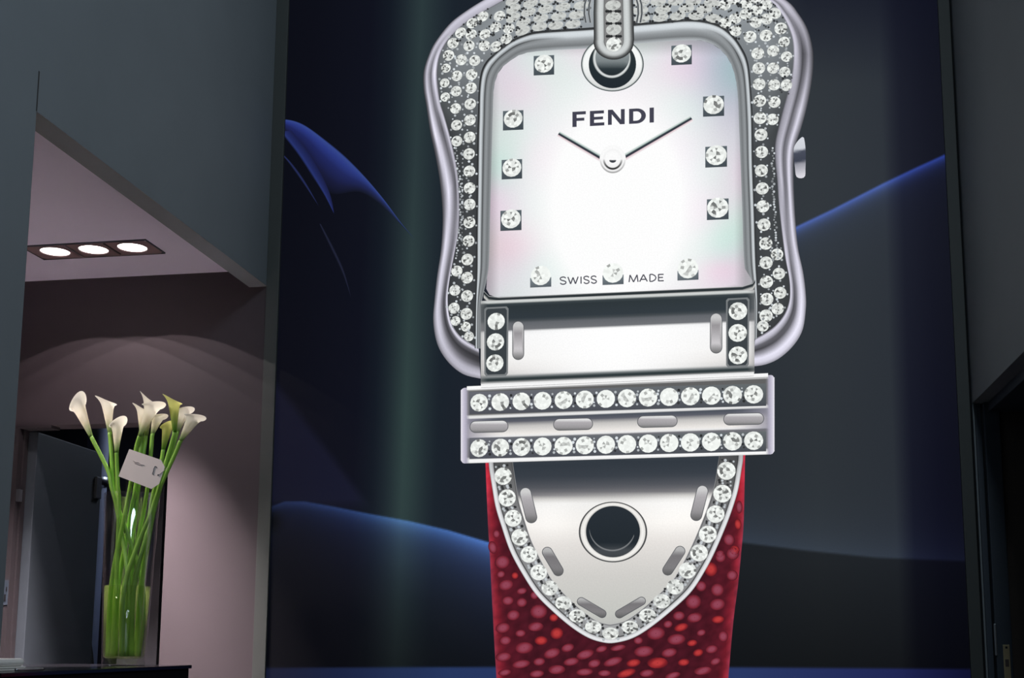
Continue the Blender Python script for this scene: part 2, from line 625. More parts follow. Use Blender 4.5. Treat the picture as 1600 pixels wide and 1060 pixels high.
def strokes(name, lines, wd, rgb, layer, parent):
    v, f = [], []
    for ln in lines:
        L, R = stroke(ln, wd)
        b = len(v)
        m = len(L)
        v += L + R
        f += [(b + i, b + i + 1, b + m + i + 1, b + m + i) for i in range(m - 1)]
    return film_mesh(name, pw(v), f, np.tile(np.array(rgb, float), (len(v), 1)), layer, parent, M_SPARK)


# ---- backdrop print -------------------------------------------------------------
def sd_curve(x, y, pts):
    """signed vertical offset (positive below) from a curve given as x-monotone px points"""
    P = np.array(pts, float)
    return y - np.interp(x, P[:, 0], P[:, 1])


def backdrop_rgb(x, y):
    y0 = y
    y = np.clip(y, -60, 1120)
    f = lambda *s: np.stack(ramp(x + (y - 530) * np.where(x < 960, .04, -.035) * 1.0, s), -1)
    base = f((400, (7, 8, 17)), (470, (8, 9, 19)), (560, (11, 13, 25)), (590, (16, 22, 32)), (638, (38, 50, 55)),
             (690, (24, 32, 41)), (760, (27, 32, 42)), (1150, (38, 43, 49)), (1270, (43, 48, 53)), (1390, (40, 45, 52)),
             (1418, (18, 20, 34)), (1460, (11, 12, 27)), (1530, (8, 9, 20)))  # lighter bands carry the uneven backlight in the print colour
    # greenish glow of a backlight tube, painted into the print colour
    xt = 657 - 0.03 * y
    g = np.exp(-((x - xt) / 30) ** 2) * np.interp(y, [0, 250, 520, 640, 760, 900, 1060], [.35, .35, .75, 1.0, .9, .55, .4])
    base = base + g[..., None] * np.array([9, 15, 9])
    # darker at the very top and bottom right
    top = np.clip((130 - y) / 150, 0, 1) * np.clip((x - 1180) / 80, 0, 1)
    base = base * (1 - .62 * top[..., None]) + top[..., None] * np.array([6, 8, 26]) * .62
    bot = np.clip((y - 880) / 160, 0, 1)
    base = base * (1 - .38 * bot[..., None])
    # faint dark slope lower left
    d = (x - 430) * 0.80 - (y - 585) * 0.6
    lf = np.clip(-d / 14, 0, 1) * np.clip((610 - x) / 60, 0, 1) * np.clip((800 - y) / 20, 0, 1)
    base = base + lf[..., None] * np.array([9, 9, 16])
    # lower-left blue crest
    crest = [(400, 800), (424, 792), (445, 784), (475, 784), (520, 792), (580, 804), (640, 815), (700, 829), (770, 850)]
    s = sd_curve(x, y, crest)
    inl = np.clip(s / 3 + .5, 0, 1) * np.clip((785 - x) / 8, 0, 1)
    k = np.clip((x - 430) / 330, 0, 1)
    edge = np.exp(-np.maximum(s, 0) / (7 + 9 * k)) * inl
    glow = np.exp(-np.maximum(s, 0) / (38 + 30 * k)) * inl
    base = base * (1 - .25 * inl[..., None]) + edge[..., None] * (np.array([22, 42, 66]) * (.30 + 1.1 * k[..., None])) \
        + glow[..., None] * (np.array([26, 36, 68]) * (.50 + .66 * k[..., None]))
    dk = np.exp(-((x - 426) / 14) ** 2 - ((y - 815) / 16) ** 2)
    base = base * (1 - .7 * dk[..., None])
    # right-hand blue line
    s = sd_curve(x, y, [(1235, 359), (1300, 328), (1380, 287), (1430, 263), (1500, 231)])
    inl = np.clip(s / 4 + .5, 0, 1) * np.clip((x - 1200) / 8, 0, 1)
    base = base + (np.exp(-np.maximum(s, 0) / 9) * inl)[..., None] * np.array([34, 54, 128]) \
        + (np.exp(-np.maximum(s, 0) / 45) * inl)[..., None] * np.array([4, 7, 16])
    # horizon right of the strap
    s = sd_curve(x, y, [(1140, 846), (1260, 861), (1370, 872), (1520, 878)])
    r_ = np.clip((x - 1120) / 20, 0, 1)
    base = base + (np.exp(-np.abs(np.minimum(s, 0)) / 40) * np.clip(-s / 4 + .5, 0, 1) * r_ * np.interp(x, [1150, 1400, 1520], [1, .7, .5]))[..., None] * np.array([13, 17, 24])
    base = base * (1 - .30 * (np.clip(s / 5 + .5, 0, 1) * r_ * np.clip((y - 700) / 50, 0, 1))[..., None])
    # floor strip at the foot of the picture
    s = y - np.interp(x, [400, 960, 1500], [1044, 1042, 1046])
    fb = np.clip(s / 4 + .5, 0, 1)[..., None]
    base = base * (1 - .8 * fb) + fb * np.stack(ramp(x, [(400, (16, 20, 42)), (700, (34, 50, 90)), (1160, (38, 52, 96)), (1400, (28, 34, 80)), (1520, (12, 14, 44))]), -1)
    base = base * (1 - .9 * np.clip((y0 - 1085) / 60, 0, 1))[..., None]      # unseen foot darkened to keep its blue out of the counter
    return base


gx = np.linspace(-1.781, 0.808, 520)
gz = np.concatenate([[0.1, 0.6], np.linspace(0.98, 3.9, 560), [4.1]])
GX, GZ = np.meshgrid(gx, gz)
dd = np.stack([GX, np.zeros_like(GX), GZ], -1) - CAM
zz = dd @ FW
PXX, PYY = 800 + F_PX * (dd @ RT) / zz, CY_PX - F_PX * (dd @ UP) / zz
nx, nz = len(gx), len(gz)
ii = (np.arange(nz - 1)[:, None] * nx + np.arange(nx - 1)[None]).ravel()
film_mesh('backdrop_print', np.stack([GX.ravel() - P0[0], GZ.ravel() - P0[2]], 1),
          np.stack([ii, ii + 1, ii + nx + 1, ii + nx], 1), backdrop_rgb(PXX, PYY).reshape(-1, 3), 0, poster, M_FILM)
boxes('lightbox_body', [(-1.779 - P0[0], 0.806 - P0[0], 0.002, 0.09, 0.0, TOP - 0.2)], M_BLACK, poster)

# blue fins of the backdrop, upper left
finA = catmull([(440, 186), (460, 189), (480, 198), (510, 220), (540, 245), (570, 276), (600, 312), (625, 346), (648, 374)], 60)
finB = catmull([(440, 200), (452, 222), (470, 245), (490, 280), (520, 303), (560, 300), (590, 316), (622, 347), (648, 374)], 60)
u = np.linspace(0, 1, 60)[:, None]
fc = []
fk = (0, .04, .16, .38, .7, 1)
for t, c in zip(fk, ((11, 13, 27), (52, 70, 138), (42, 56, 130), (30, 37, 92), (22, 24, 56), (12, 13, 26))):
    c = np.array(c, float)
    fc.append(c * (1 - u ** 3 * .45) + u ** 3 * np.array([22, 32, 34]) + 0 * u)
loft('blue_fin', [finA * (1 - t) + finB * t for t in fk], fc, 1, poster)
lobe = catmull([(440, 205), (455, 224), (470, 244), (490, 275), (508, 305), (522, 334)], 40)
tap = (1 - np.linspace(0, 1, 40) ** 3)[:, None]
loft('fin_edge', [lobe + tap * np.array([[o, 0]]) for o in (-3, 1, 5, 16)],
     [np.array([c] * 40, float) for c in ((11, 13, 24), (38, 50, 108), (32, 41, 94), (24, 28, 66))], 1.2, poster)
for pts, c in (([(440, 240), (455, 257), (475, 285), (498, 322)], (34, 42, 84)),
               ([(500, 350), (520, 390), (536, 425), (549, 466)], (30, 33, 52))):
    cv = catmull(pts, 24)
    tp = np.sin(np.linspace(.5, math.pi, 24))[:, None]
    loft('fin_hairline', [cv + tp * np.array([[o, 0]]) for o in (-2.6, 0, .8, 3)],
         [np.array([k] * 24, float) for k in ((11, 13, 24), c, c, (11, 13, 24))], 1.2, poster)

# ---- watch case -----------------------------------------------------------------
OUT = [(751, 592), (726, 586), (706, 572), (690, 552), (681, 530), (677, 500), (679, 470), (683, 432), (689, 392), (691.6, 352),
       (691, 322), (687, 282), (680, 242), (672, 205), (666, 165), (662, 140), (662, 112), (670, 86), (680, 66), (700, 40),
       (720, 23), (756, 0), (800, -22), (860, -38), (960, -48), (1080, -46), (1170, -32), (1228, 0), (1248, 22), (1262, 46),
       (1270, 76), (1271, 100), (1268, 130), (1261, 166), (1252, 200), (1243, 228), (1240, 252), (1240, 282), (1241, 312), (1243, 347),
       (1247, 388), (1255, 426), (1259, 460), (1259, 484), (1254, 516), (1240, 540), (1218, 560), (1196, 570), (1176, 573)]
PAV = [(748, 544), (728, 532), (716, 522), (706, 506), (701, 486), (700, 460), (704, 430), (709, 404), (716, 368), (718, 342),
       (718, 312), (716, 276), (711, 246), (703, 212), (694, 180), (688, 160), (684, 130), (684, 108), (688, 86), (698, 66),
       (714, 48), (736, 30), (762, 15), (790, 0), (820, -12), (880, -24), (960, -30), (1060, -28), (1150, -18), (1200, 0),
       (1218, 18), (1230, 38), (1238, 60), (1240, 84), (1238, 112), (1232, 140), (1224, 168), (1217, 196), (1211, 224), (1211, 252),
       (1214, 282), (1216, 312), (1219, 342), (1223, 376), (1227, 405), (1232, 430), (1234, 450), (1233, 470), (1226, 490),
       (1212, 508), (1196, 520), (1180, 529)]
WIN = [(742, 545), (743, 480), (744, 430), (744, 372), (745, 292), (746, 212), (747, 180), (748, 140), (752, 112), (760, 96),
       (770, 86), (784, 74), (800, 63), (820, 54), (840, 49), (880, 46), (926, 43), (992, 37), (1040, 33), (1072, 30),
       (1100, 32), (1126, 40), (1146, 56), (1160, 76), (1168, 94), (1172, 120), (1176, 180), (1177, 252), (1180, 332), (1182, 400),
       (1184, 460), (1183, 530)]
DIAL = [(752, 545), (752, 480), (760, 440), (764, 412), (766, 332), (768, 252), (770, 180), (772, 136), (780, 112), (794, 98),
        (818, 84), (860, 79), (920, 76), (1000, 68), (1080, 63), (1110, 68), (1130, 82), (1144, 104), (1152, 140), (1155, 200),
        (1157, 252), (1160, 332), (1163, 412), (1170, 450), (1177, 480), (1178, 530)]
NC = 260
cOUT, cPAV, cWIN, cDIAL = [catmull(c, NC) for c in (OUT, PAV, WIN, DIAL)]


def frac(curve, p):
    return np.argmin(np.linalg.norm(curve - np.array(p), axis=1)) / (len(curve) - 1)


KEYS = [((751, 592), [150, 190, 170, 110, 80, 75, 110, 200, 120]),
        ((681, 530), [110, 165, 198, 185, 130, 82, 110, 225, 110]),
        ((690, 385), [90, 150, 215, 190, 150, 130, 150, 170, 90]),
        ((690, 310), [72, 120, 165, 222, 185, 132, 98, 180, 105]),
        ((675, 215), [70, 120, 225, 190, 130, 100, 165, 205, 100]),
        ((662, 120), [62, 130, 190, 150, 112, 200, 228, 160, 70]),
        ((690, 52), [72, 150, 190, 190, 180, 178, 172, 160, 74]),
        ((760, -2), [120, 185, 198, 200, 192, 186, 176, 166, 80]),
        ((1080, -46), [120, 185, 195, 200, 195, 190, 182, 170, 80]),
        ((1240, 12), [80, 150, 182, 190, 165, 120, 185, 200, 120]),
        ((1270, 90), [62, 118, 150, 112, 86, 140, 180, 196, 140]),
        ((1258, 180), [90, 150, 205, 150, 100, 170, 165, 150, 90]),
        ((1240, 300), [82, 150, 215, 128, 118, 195, 165, 140, 78]),
        ((1256, 430), [120, 180, 210, 190, 150, 120, 190, 205, 70]),
        ((1254, 516), [140, 200, 225, 190, 120, 90, 160, 210, 60]),
        ((1176, 573), [150, 205, 215, 150, 80, 118, 190, 200, 60])]
TS = [0, .12, .25, .4, .55, .7, .82, .92, 1.0]
fu = np.linspace(0, 1, NC)
ku = [frac(cOUT, p) for p, _ in KEYS]
kl = np.array([v for _, v in KEYS], float)
rim_cols = []
for j in range(9):
    l_ = 148 + (np.interp(fu, ku, kl[:, j]) - 148) * 1.28
    rim_cols.append(np.stack([l_ * .985, l_ * .975, l_ * 1.045], 1))
case = loft('watch_case', [cOUT * (1 - t) + cPAV * t for t in TS], rim_cols, 2, poster)
case['label'] = 'polished steel watch case rim with waisted sides'

# pave field between rim and window
side = np.interp(fu, [0, .22, .30, .42, .58, .70, .78, 1], [66, 70, 122, 172, 176, 126, 72, 64])
pc = np.stack([side * .96, side, side * 1.03], 1)
bez = loft('diamond_bezel', [cPAV, (cPAV + cWIN) / 2, cWIN], [pc * .86, pc, pc * .9], 3, poster)
bez['label'] = 'bezel paved with small white diamonds'

# window frame between pave and dial
wprof_t = [0, .10, .16, .24, .36, .42, .48, .60, .82, 1.0]
wl_side = [40, 60, 190, 215, 150, 60, 120, 150, 118, 150]
wl_top = [44, 60, 210, 222, 215, 200, 176, 150, 120, 185]
topw = np.interp(fu, [0, .38, .44, .60, .66, 1], [0, 0, 1, 1, 0, 0])
wc = []
for a, b in zip(wl_side, wl_top):
    l_ = a * (1 - topw) + b * topw
    wc.append(np.stack([l_ * .97, l_, l_ * 1.02], 1))
winf = loft('window_frame', [cWIN * (1 - t) + cDIAL * t for t in wprof_t], wc, 4, poster)

# crown
fill('crown', catmull([(1240, 236), (1244, 224), (1254, 214), (1257, 220), (1259, 240), (1258.5, 262), (1257, 277), (1245, 277), (1242, 262)], 40, True)[:-1],
     lambda x, y: ramp(y + (x - 1250) * .2, [(214, (214, 216, 224)), (233, (205, 208, 216)), (237, (70, 74, 88)), (252, (58, 62, 76)),
                                             (256, (150, 150, 160)), (276, (220, 218, 226))]), 3.2, poster, 4)


# ---- dial -----------------------------------------------------------------------
def pearl(x, y):
    cxw = np.exp(-((x - 965) / 125) ** 2 - ((y - 320) / 175) ** 2)  # blown-out backlight at the dial centre, painted as white
    sh = np.sin(x * .021 + y * .035 + 1.2 * np.sin(y * .017)) * .5 + np.sin(x * .043 - y * .027 + 2) * .5
    sh2 = np.sin(x * .033 + y * .052 + 1.5) * .6 + np.sin(y * .06 - x * .02) * .4
    r = 222 + 7 * sh - 4 * sh2
    g = 221 - 6 * sh + 4 * sh2
    b = 226 + 2 * sh
    dist = np.clip((np.abs(x - 962) - 130) / 70, 0, 1)
    r, g, b = r - 10 * dist, g - 12 * dist, b - 10 * dist
    tr = np.exp(-((x - 1140) / 60) ** 2 - ((y - 110) / 90) ** 2)
    r, g, b = r - 46 * tr, g - 36 * tr, b - 26 * tr
    pk = np.exp(-((x - 790) / 70) ** 2 - ((y - 385) / 35) ** 2)
    r, g, b = r + 12 * pk, g - 20 * pk, b - 10 * pk
    pk = np.exp(-((x - 1120) / 35) ** 2 - ((y - 420) / 18) ** 2)
    r, g, b = r + 8 * pk, g - 9 * pk, b - 3 * pk
    gk = np.exp(-((x - 860) / 60) ** 2 - ((y - 410) / 40) ** 2) + .8 * np.exp(-((x - 1130) / 40) ** 2 - ((y - 380) / 40) ** 2) \
        + .7 * np.exp(-((x - 785) / 30) ** 2 - ((y - 265) / 30) ** 2)
    r, g, b = r - 26 * gk, g + 6 * gk, b - 8 * gk
    pk = np.exp(-((x - 1050) / 40) ** 2 - ((y - 260) / 60) ** 2)
    r, g, b = r + 10 * pk, g - 12 * pk, b + 8 * pk
    k = np.clip(cxw * 1.9, 0, 1)
    # shade along the window edge
    e = np.minimum.reduce([np.clip((x - 764) / 16, 0, 1), np.clip((1164 - x) / 16, 0, 1), np.clip((y - 66) / 22, 0, 1)])
    m = .80 + .20 * e
    return [(c * (1 - k) + 253 * k) * m for c in (r, g, b)]


i0, i1 = frac(cDIAL, (762, 436)), frac(cDIAL, (1166, 428))
dpoly = cDIAL[int(i0 * (NC - 1)):int(i1 * (NC - 1)) + 1]
dpoly = np.concatenate([dpoly[::3], np.array([(1176, 440), (1172, 446), (1164, 448.5)]), np.array([(962, 457)]), np.array([(775, 465), (765, 461), (760, 452)])])
dial = fill('dial', dpoly, pearl, 5, poster, 6)
dial['label'] = 'mother-of-pearl dial'

# dark line under the dial
loft('dial_lower_edge', [np.array([(756, 456 + o), (764, 464 + o), (780, 466 + o), (962, 458 + o), (1160, 449 + o), (1176, 444 + o), (1180, 438 + o)]) for o in (-1, .5, 3.5, 5, 8, 11)],
     [np.array([c] * 7, float) for c in ((190, 192, 192), (40, 46, 50), (42, 50, 52), (150, 152, 150), (205, 205, 202), (60, 66, 68))], 5.4, poster)


# ---- diamonds -------------------------------------------------------------------
def brilliant(name, seed, hi, lo, dark, pdark):
    rnd = random.Random(seed)
    vs, fs, cs = [(0, 0)], [], []
    for k in range(8):
        a = 2 * math.pi * k / 8
        vs.append((.42 * math.cos(a), .42 * math.sin(a)))
    for k in range(16):
        a = 2 * math.pi * (k + .5) / 16
        vs.append((.74 * math.cos(a), .74 * math.sin(a)))
    for k in range(16):
        a = 2 * math.pi * (k + .5) / 16
        vs.append((math.cos(a), math.sin(a)))

    def c(p):
        v = rnd.uniform(*dark) if rnd.random() < p else rnd.uniform(lo, hi)
        return (v * .985, v, v * .985)
    for k in range(8):
        fs.append((0, 1 + k, 1 + (k + 1) % 8)); cs.append(c(pdark * 1.6))
        i, j = 9 + 2 * k, 9 + (2 * k - 1) % 16
        fs.append((1 + k, j, i)); cs.append(c(pdark * 1.2))
        fs.append((1 + k, i, 9 + (2 * k + 1) % 16, 1 + (k + 1) % 8)); cs.append(c(pdark))
    for k in range(16):
        fs.append((9 + k, 25 + k, 25 + (k + 1) % 16, 9 + (k + 1) % 16)); cs.append(c(pdark * .45))
    me_o = film_mesh(name, np.array(vs), fs, np.array(cs), 0, poster, M_SPARK, corner=True)
    me = me_o.data
    bpy.data.objects.remove(me_o)
    return me


G_BRIGHT = [brilliant('brilliant_bright', 10 + s, 255, 238, (160, 210), .14) for s in range(5)]
G_MID = [brilliant('brilliant_mid', 30 + s, 255, 222, (110, 180), .18) for s in range(5)]
G_PAVE = [brilliant('brilliant_pave', 50 + s, 250, 198, (95, 165), .20) for s in range(6)]
G_TOP = [brilliant('brilliant_top', 70 + s, 214, 192, (150, 180), .14) for s in range(4)]
PXS = float(np.linalg.norm(pw([(961, 500)]) - pw([(960, 500)])))
rd = random.Random(3)


def gem(kind, x, y, r, layer, parent, ry=None, name='diamond'):
    me = kind[rd.randrange(len(kind))]
    o = bpy.data.objects.new(name, me)
    COL.objects.link(o)
    o.parent = parent
    c = pw([(x, y)])[0]
    off = np.array(parent.location) if parent != poster else np.zeros(3)
    o.location = (c[0] - off[0], -LAYER * layer - off[1], c[1] - off[2])
    rx = r * PXS
    rz = (ry or r) * PXS
    if ry:
        o.scale = (rx, 1, rz)
    else:
        o.scale = (rx, 1, rz)
        o.rotation_euler = (0, rd.uniform(0, 6.28), 0)
    return o


BEADS = []


taken = []


def pave(pts, r, beads=True):
    for x, y in pts:
        taken.append((x, y))
        gem(G_PAVE, x, y, r, 6, bez)
        if beads:
            a0 = rd.uniform(0, 1.5)
            for k in range(4):
                a = a0 + k * 1.57 + rd.uniform(-.2, .2)
                BEADS.append((x + (r + 2) * math.cos(a), y + (r + 2) * math.sin(a), rd.uniform(1.3, 2.2), rd.uniform(150, 225)))


pave([(737, 117), (736, 138), (735, 163), (734.4, 188), (734, 215), (733, 241), (733.6, 268), (734, 294.4), (734, 320), (733.6, 348),
      (732.4, 377), (730.4, 406), (730, 434.4), (730, 463), (729, 491)], 9.8)
pave([(714, 119), (713, 143), (712, 170), (713.6, 196), (714, 221), (714, 424), (711, 454), (709.6, 482)], 9.2)
pave([(697, 107), (695, 130), (696, 152), (728, 511), (733, 526), (712, 502)], 8.0)
pave([(701, 87), (721, 94), (742, 95), (708, 68), (733, 72), (757, 72)], 9.6)
pave([(1184, 84), (1185.6, 107), (1186, 132), (1187, 158), (1187.6, 185), (1189, 211), (1190, 238), (1189.6, 267), (1191, 295), (1192, 323),
      (1193.6, 351.6), (1196.6, 381), (1197, 411), (1197.6, 441), (1198, 468), (1197, 494)], 10)
pave([(1208, 80), (1208, 107), (1209.6, 133), (1210, 160), (1207, 187), (1214, 398), (1217, 428), (1219, 458), (1215, 483)], 9.4)
pave([(1225, 66), (1229, 89), (1226, 113), (1192, 510)], 8.8)
pave([(1220, 45), (1197, 56), (1172, 58)], 10)
# flatter rows over the top
wtop = cWIN[(cWIN[:, 1] < 120)]
wx = wtop[np.argsort(wtop[:, 0])]


def base_y(x):
    return np.interp(x, wx[:, 0], wx[:, 1])


def pav_y(x):
    q = cPAV[(cPAV[:, 1] < 100)]
    q = q[np.argsort(q[:, 0])]
    return np.interp(x, q[:, 0], q[:, 1])


for t_row, pitch, u0, u1 in ((.10, 25, .25, .75), (.30, 25, .25, .75), (.50, 25, .25, .75), (.70, 25, .25, .75), (.90, 25, .25, .75)):
    cur = cWIN * (1 - t_row) + cPAV * t_row
    cur = cur[int(u0 * NC):int(u1 * NC)]
    cur = catmull(cur[::4], 400)
    dcur = np.r_[0, np.cumsum(np.linalg.norm(np.diff(cur, axis=0), axis=1))]
    for sdist in np.arange(6, dcur[-1], 4):
        k = int(np.searchsorted(dcur, sdist))
        k = min(max(k, 1), 398)
        x, y = cur[k]
        tg = cur[k + 1] - cur[k - 1]
        ang = math.atan2(tg[1], tg[0])
        corner = x < 800 or x > 1120
        if (922 < x < 1000) or y < -34 or y > 200:
            continue
        ca_, sa_ = math.cos(ang), math.sin(ang)
        gap_u, gap_v = (18.5, 15.5) if corner else (24.5, 12.5)
        if any((((x - a_) * ca_ + (y - b_) * sa_) / gap_u) ** 2 + ((-(x - a_) * sa_ + (y - b_) * ca_) / gap_v) ** 2 < 1 for a_, b_ in taken):
            continue
        g_ = gem(G_PAVE if corner else G_TOP, x, y, 10 if corner else 12.8, 6, bez, 8.8 if corner else 7.6)
        g_.rotation_euler = (0, ang, 0)
        taken.append((x, y))
        for e in (-1, 1):
            for du, dv, rr in ((12.4, 5.2, 2.4), (9, 8, 2.0), (12.6, -6, 1.6)):
                BEADS.append((x + ca_ * e * du - sa_ * dv, y + sa_ * e * du + ca_ * dv, rr * rd.uniform(.7, 1.2), rd.uniform(40, 75)))
# bead-set edges along the waist
for t in np.linspace(0, 1, 44):
    y = 232 + t * 172
    x = np.interp(y, [232, 262, 312, 350, 404], [711, 716, 720.5, 720, 714])
    BEADS.append((x + rd.uniform(-2.2, 2.2), y, rd.uniform(1.3, 2.3), rd.uniform(120, 215)))
    x = np.interp(y, [232, 262, 312, 350, 404], [1208, 1207.5, 1209, 1211, 1217])
    BEADS.append((x + rd.uniform(-2, 2), y, rd.uniform(1.3, 2.2), rd.uniform(120, 215)))
for t in np.linspace(0, 1, 26):
    BEADS.append((np.interp(t, [0, 1], [723.5, 722]) + rd.uniform(-1, 1), 236 + 160 * t, rd.uniform(1.1, 1.7), rd.uniform(110, 200)))


def dots(name, lst, layer, parent):
    v, f, c = [], [], []
    for x, y, r, l_ in lst:
        b = len(v)
        for k in range(6):
            v.append((x + r * math.cos(k * 1.047), y + r * math.sin(k * 1.047)))
            c.append((l_ * .97, l_, l_ * 1.02))
        f.append(tuple(range(b, b + 6)))
    return film_mesh(name, pw(v), f, np.array(c), layer, parent, M_SPARK)


tag(dots('setting_beads', BEADS, 6.4, bez), kind='stuff')

# hour markers on the dial (square setting + stone)
for x, y, r, bri in ((850, 101, 15.5, 0), (1065, 85, 15.5, 0), (802, 187, 15.5, 0), (1115, 165, 16, 0), (800, 263.5, 15.5, 0), (1119, 244, 16.5, 0),
                     (798.5, 343.5, 16, 0), (1121.5, 326, 16.5, 0), (845, 432, 16, 1), (958, 428, 16, 1), (1075, 421, 16, 1)):
    s = r + .5
    t = (y - 250) * 0
    q = np.array([(x - s, y - s + 3), (x + s, y - s + 1.5), (x + s, y + s), (x - s, y + s + 1.5)])
    if bri:
        q[0, 1] += s
        q[1, 1] += s
    mk = film_mesh('hour_marker', pw(q), [(0, 1, 2, 3)], np.array([(96, 106, 112), (88, 98, 104), (60, 68, 74), (72, 80, 86)]) + (25 if bri else 0), 6, dial, M_SPARK)
    mk['label'] = 'square dark setting with a round diamond'
    me = (G_BRIGHT if bri else G_MID)[rd.randrange(5)]
    g = bpy.data.objects.new('marker_stone', me)
    COL.objects.link(g)
    g.parent = dial
    c = pw([(x, y - 1)])[0]
    g.location = (c[0], -LAYER * 1.5, c[1])
    g.scale = (r * PXS, 1, r * PXS)
    g.rotation_euler = (0, rd.uniform(0, 6), 0)

# lettering
INK = (66, 66, 80)


def letters(name, polys, layer, parent, rgb=INK):
    v, f = [], []
    for p in polys:
        b = len(v)
        v += list(p)
        f.append(tuple(range(b, b + len(p))))
    return film_mesh(name, pw(v), f, np.tile(np.array(rgb, float), (len(v), 1)), layer, parent, M_SPARK)


def sk(x0, y0, pts, slope=-.055):
    return [(x0 + a, y0 + b + slope * a) for a, b in pts]


big = []
x0, y0 = 894.5, 175.3                      # F
big += [sk(x0, y0, [(0, 0), (6.6, 0), (6.6, 23.8), (0, 23.8)]), sk(x0, y0, [(6.6, 0), (21, 0), (21, 4.8), (6.6, 4.8)]),
        sk(x0, y0, [(6.6, 10), (18.6, 10), (18.6, 14.6), (6.6, 14.6)])]
x0, y0 = 921.8, 174                        # E
big += [sk(x0, y0, [(0, 0), (6.6, 0), (6.6, 23.6), (0, 23.6)]), sk(x0, y0, [(6.6, 0), (22, 0), (22, 4.8), (6.6, 4.8)]),
        sk(x0, y0, [(6.6, 9.6), (20.6, 9.6), (20.6, 14), (6.6, 14)]), sk(x0, y0, [(6.6, 18.8), (22.6, 18.8), (22.6, 23.6), (6.6, 23.6)])]
x0, y0 = 950, 172.2                        # N
big += [sk(x0, y0, [(0, 0), (6, 0), (6, 23.6), (0, 23.6)]), sk(x0, y0, [(20.2, 0), (26.2, 0), (26.2, 23.6), (20.2, 23.6)]),
        sk(x0, y0, [(0, 0), (7.2, 0), (26.2, 23.6), (19, 23.6)])]
x0, y0 = 983, 170.6                        # D
big += [sk(x0, y0, [(0, 0), (6.6, 0), (6.6, 23.6), (0, 23.6)])]
ao = [(12 + 14.3 * math.sin(a), 11.8 - 11.8 * math.cos(a)) for a in np.linspace(0, math.pi, 14)]
ai = [(11.5 + 7.6 * math.sin(a), 11.8 - 7.2 * math.cos(a)) for a in np.linspace(0, math.pi, 14)]
ao = [(6.6, 0)] + ao + [(6.6, 23.6)]
ai = [(6.6, 4.6)] + ai + [(6.6, 19)]
for k in range(len(ao) - 1):
    big.append(sk(x0, y0, [ao[k], ao[k + 1], ai[k + 1], ai[k]]))
x0, y0 = 1015, 168.8                       # I
big += [sk(x0, y0, [(0, 0), (6.8, 0), (6.8, 23.4), (0, 23.4)])]
letters('brand_lettering', big, 6, dial)


def S_pts(w_, h_):
    o = []
    for a in np.linspace(-.5, 3.6, 14):
        pass
    t = [(.92, .17), (.7, .02), (.4, 0), (.1, .1), (.06, .3), (.3, .45), (.65, .54), (.93, .68), (.9, .88), (.62, 1), (.3, .98), (.04, .82)]
    return catmull([(a * w_, b * h_) for a, b in t], 24)


sm = []


def put(x0, y0, lines):
    for ln in lines:
        sm.append([(x0 + a, y0 + b - .03 * a) for a, b in ln])


H = 11.2
put(875, 433.6, [S_pts(10, H)])
put(887.5, 433.2, [[(0, 0), (4.2, H)], [(4.2, H), (8, 1)], [(8, 1), (11.8, H)], [(11.8, H), (16, 0)]])
put(908, 432.6, [[(0, 0), (0, H)]])
put(912, 432.4, [S_pts(9, H)])
put(923.5, 432, [S_pts(9, H)])
put(983, 430.2, [[(0, H), (1.5, 0)], [(1.5, 0), (7, H)], [(7, H), (12.5, 0)], [(12.5, 0), (14, H)]])
put(999.5, 429.6, [[(0, H), (6, 0)], [(6, 0), (12, H)], [(2.2, 7.6), (9.8, 7.6)]])
put(1015.5, 429.2, [[(0, 0), (0, H)], [(0, 0), (4, .2), (8, 2.4), (9.6, 5.6), (8, 8.8), (4, 11), (0, H)]])
put(1029, 428.8, [[(0, 0), (0, H)], [(0, .6), (8, .6)], [(0, 5.4), (7, 5.4)], [(0, H - .6), (8.2, H - .6)]])
strokes('small_lettering', [l_ for l_ in sm if l_[0][0] < 960], 1.9, (78, 78, 88), 6, dial)
strokes('small_lettering', [l_ for l_ in sm if l_[0][0] > 960], 1.9, (78, 78, 88), 6, dial)


# hands and hub
def hand(name, p, q, w0, w1):
    p, q = np.array(p, float), np.array(q, float)
    d = (q - p) / np.linalg.norm(q - p)
    nn = np.array([-d[1], d[0]])
    if nn[1] > 0:
        nn = -nn
    cs = []
    for o in (1.9, .8, .3, -.9, -1.1, -2.6):
        cs.append(np.array([p + nn * o * w0 / 2, q + nn * o * w1 / 2]))
    cc = [(236, 240, 238), (170, 190, 185), (48, 54, 62), (52, 56, 66), (215, 190, 196), (248, 246, 247)]
    return loft(name, cs, [np.array([c, c], float) for c in cc], 7, dial)


hand('hour_hand', (873, 209), (941, 248.5), 4.2, 4.8)
hand('minute_hand', (1080.5, 185), (973, 247.5), 4.4, 4.8)
hub = (957.5, 249.5)
dn = lambda lo_, hi_: (lambda a: [lo_ + (hi_ - lo_) * (1 - max(0, math.sin(a)) ** .7)] * 3)
ring('hand_hub', (*hub, 20.5, 22), (*hub, .5, .5), [(0, dn(200, 250)), (.08, dn(150, 248)), (.15, dn(235, 250)), (.24, dn(240, 250)),
     (.28, dn(40, 244)), (.38, dn(46, 245)), (.43, dn(240, 250)), (.75, (252, 252, 252)), (.82, dn(150, 250)), (1, (250, 250, 250))], 8, dial)
fill('hub_pin', ellipse(957.5, 251, 5.5, 4, 16, 0, 180), (60, 64, 70), 8.6, dial, 0)

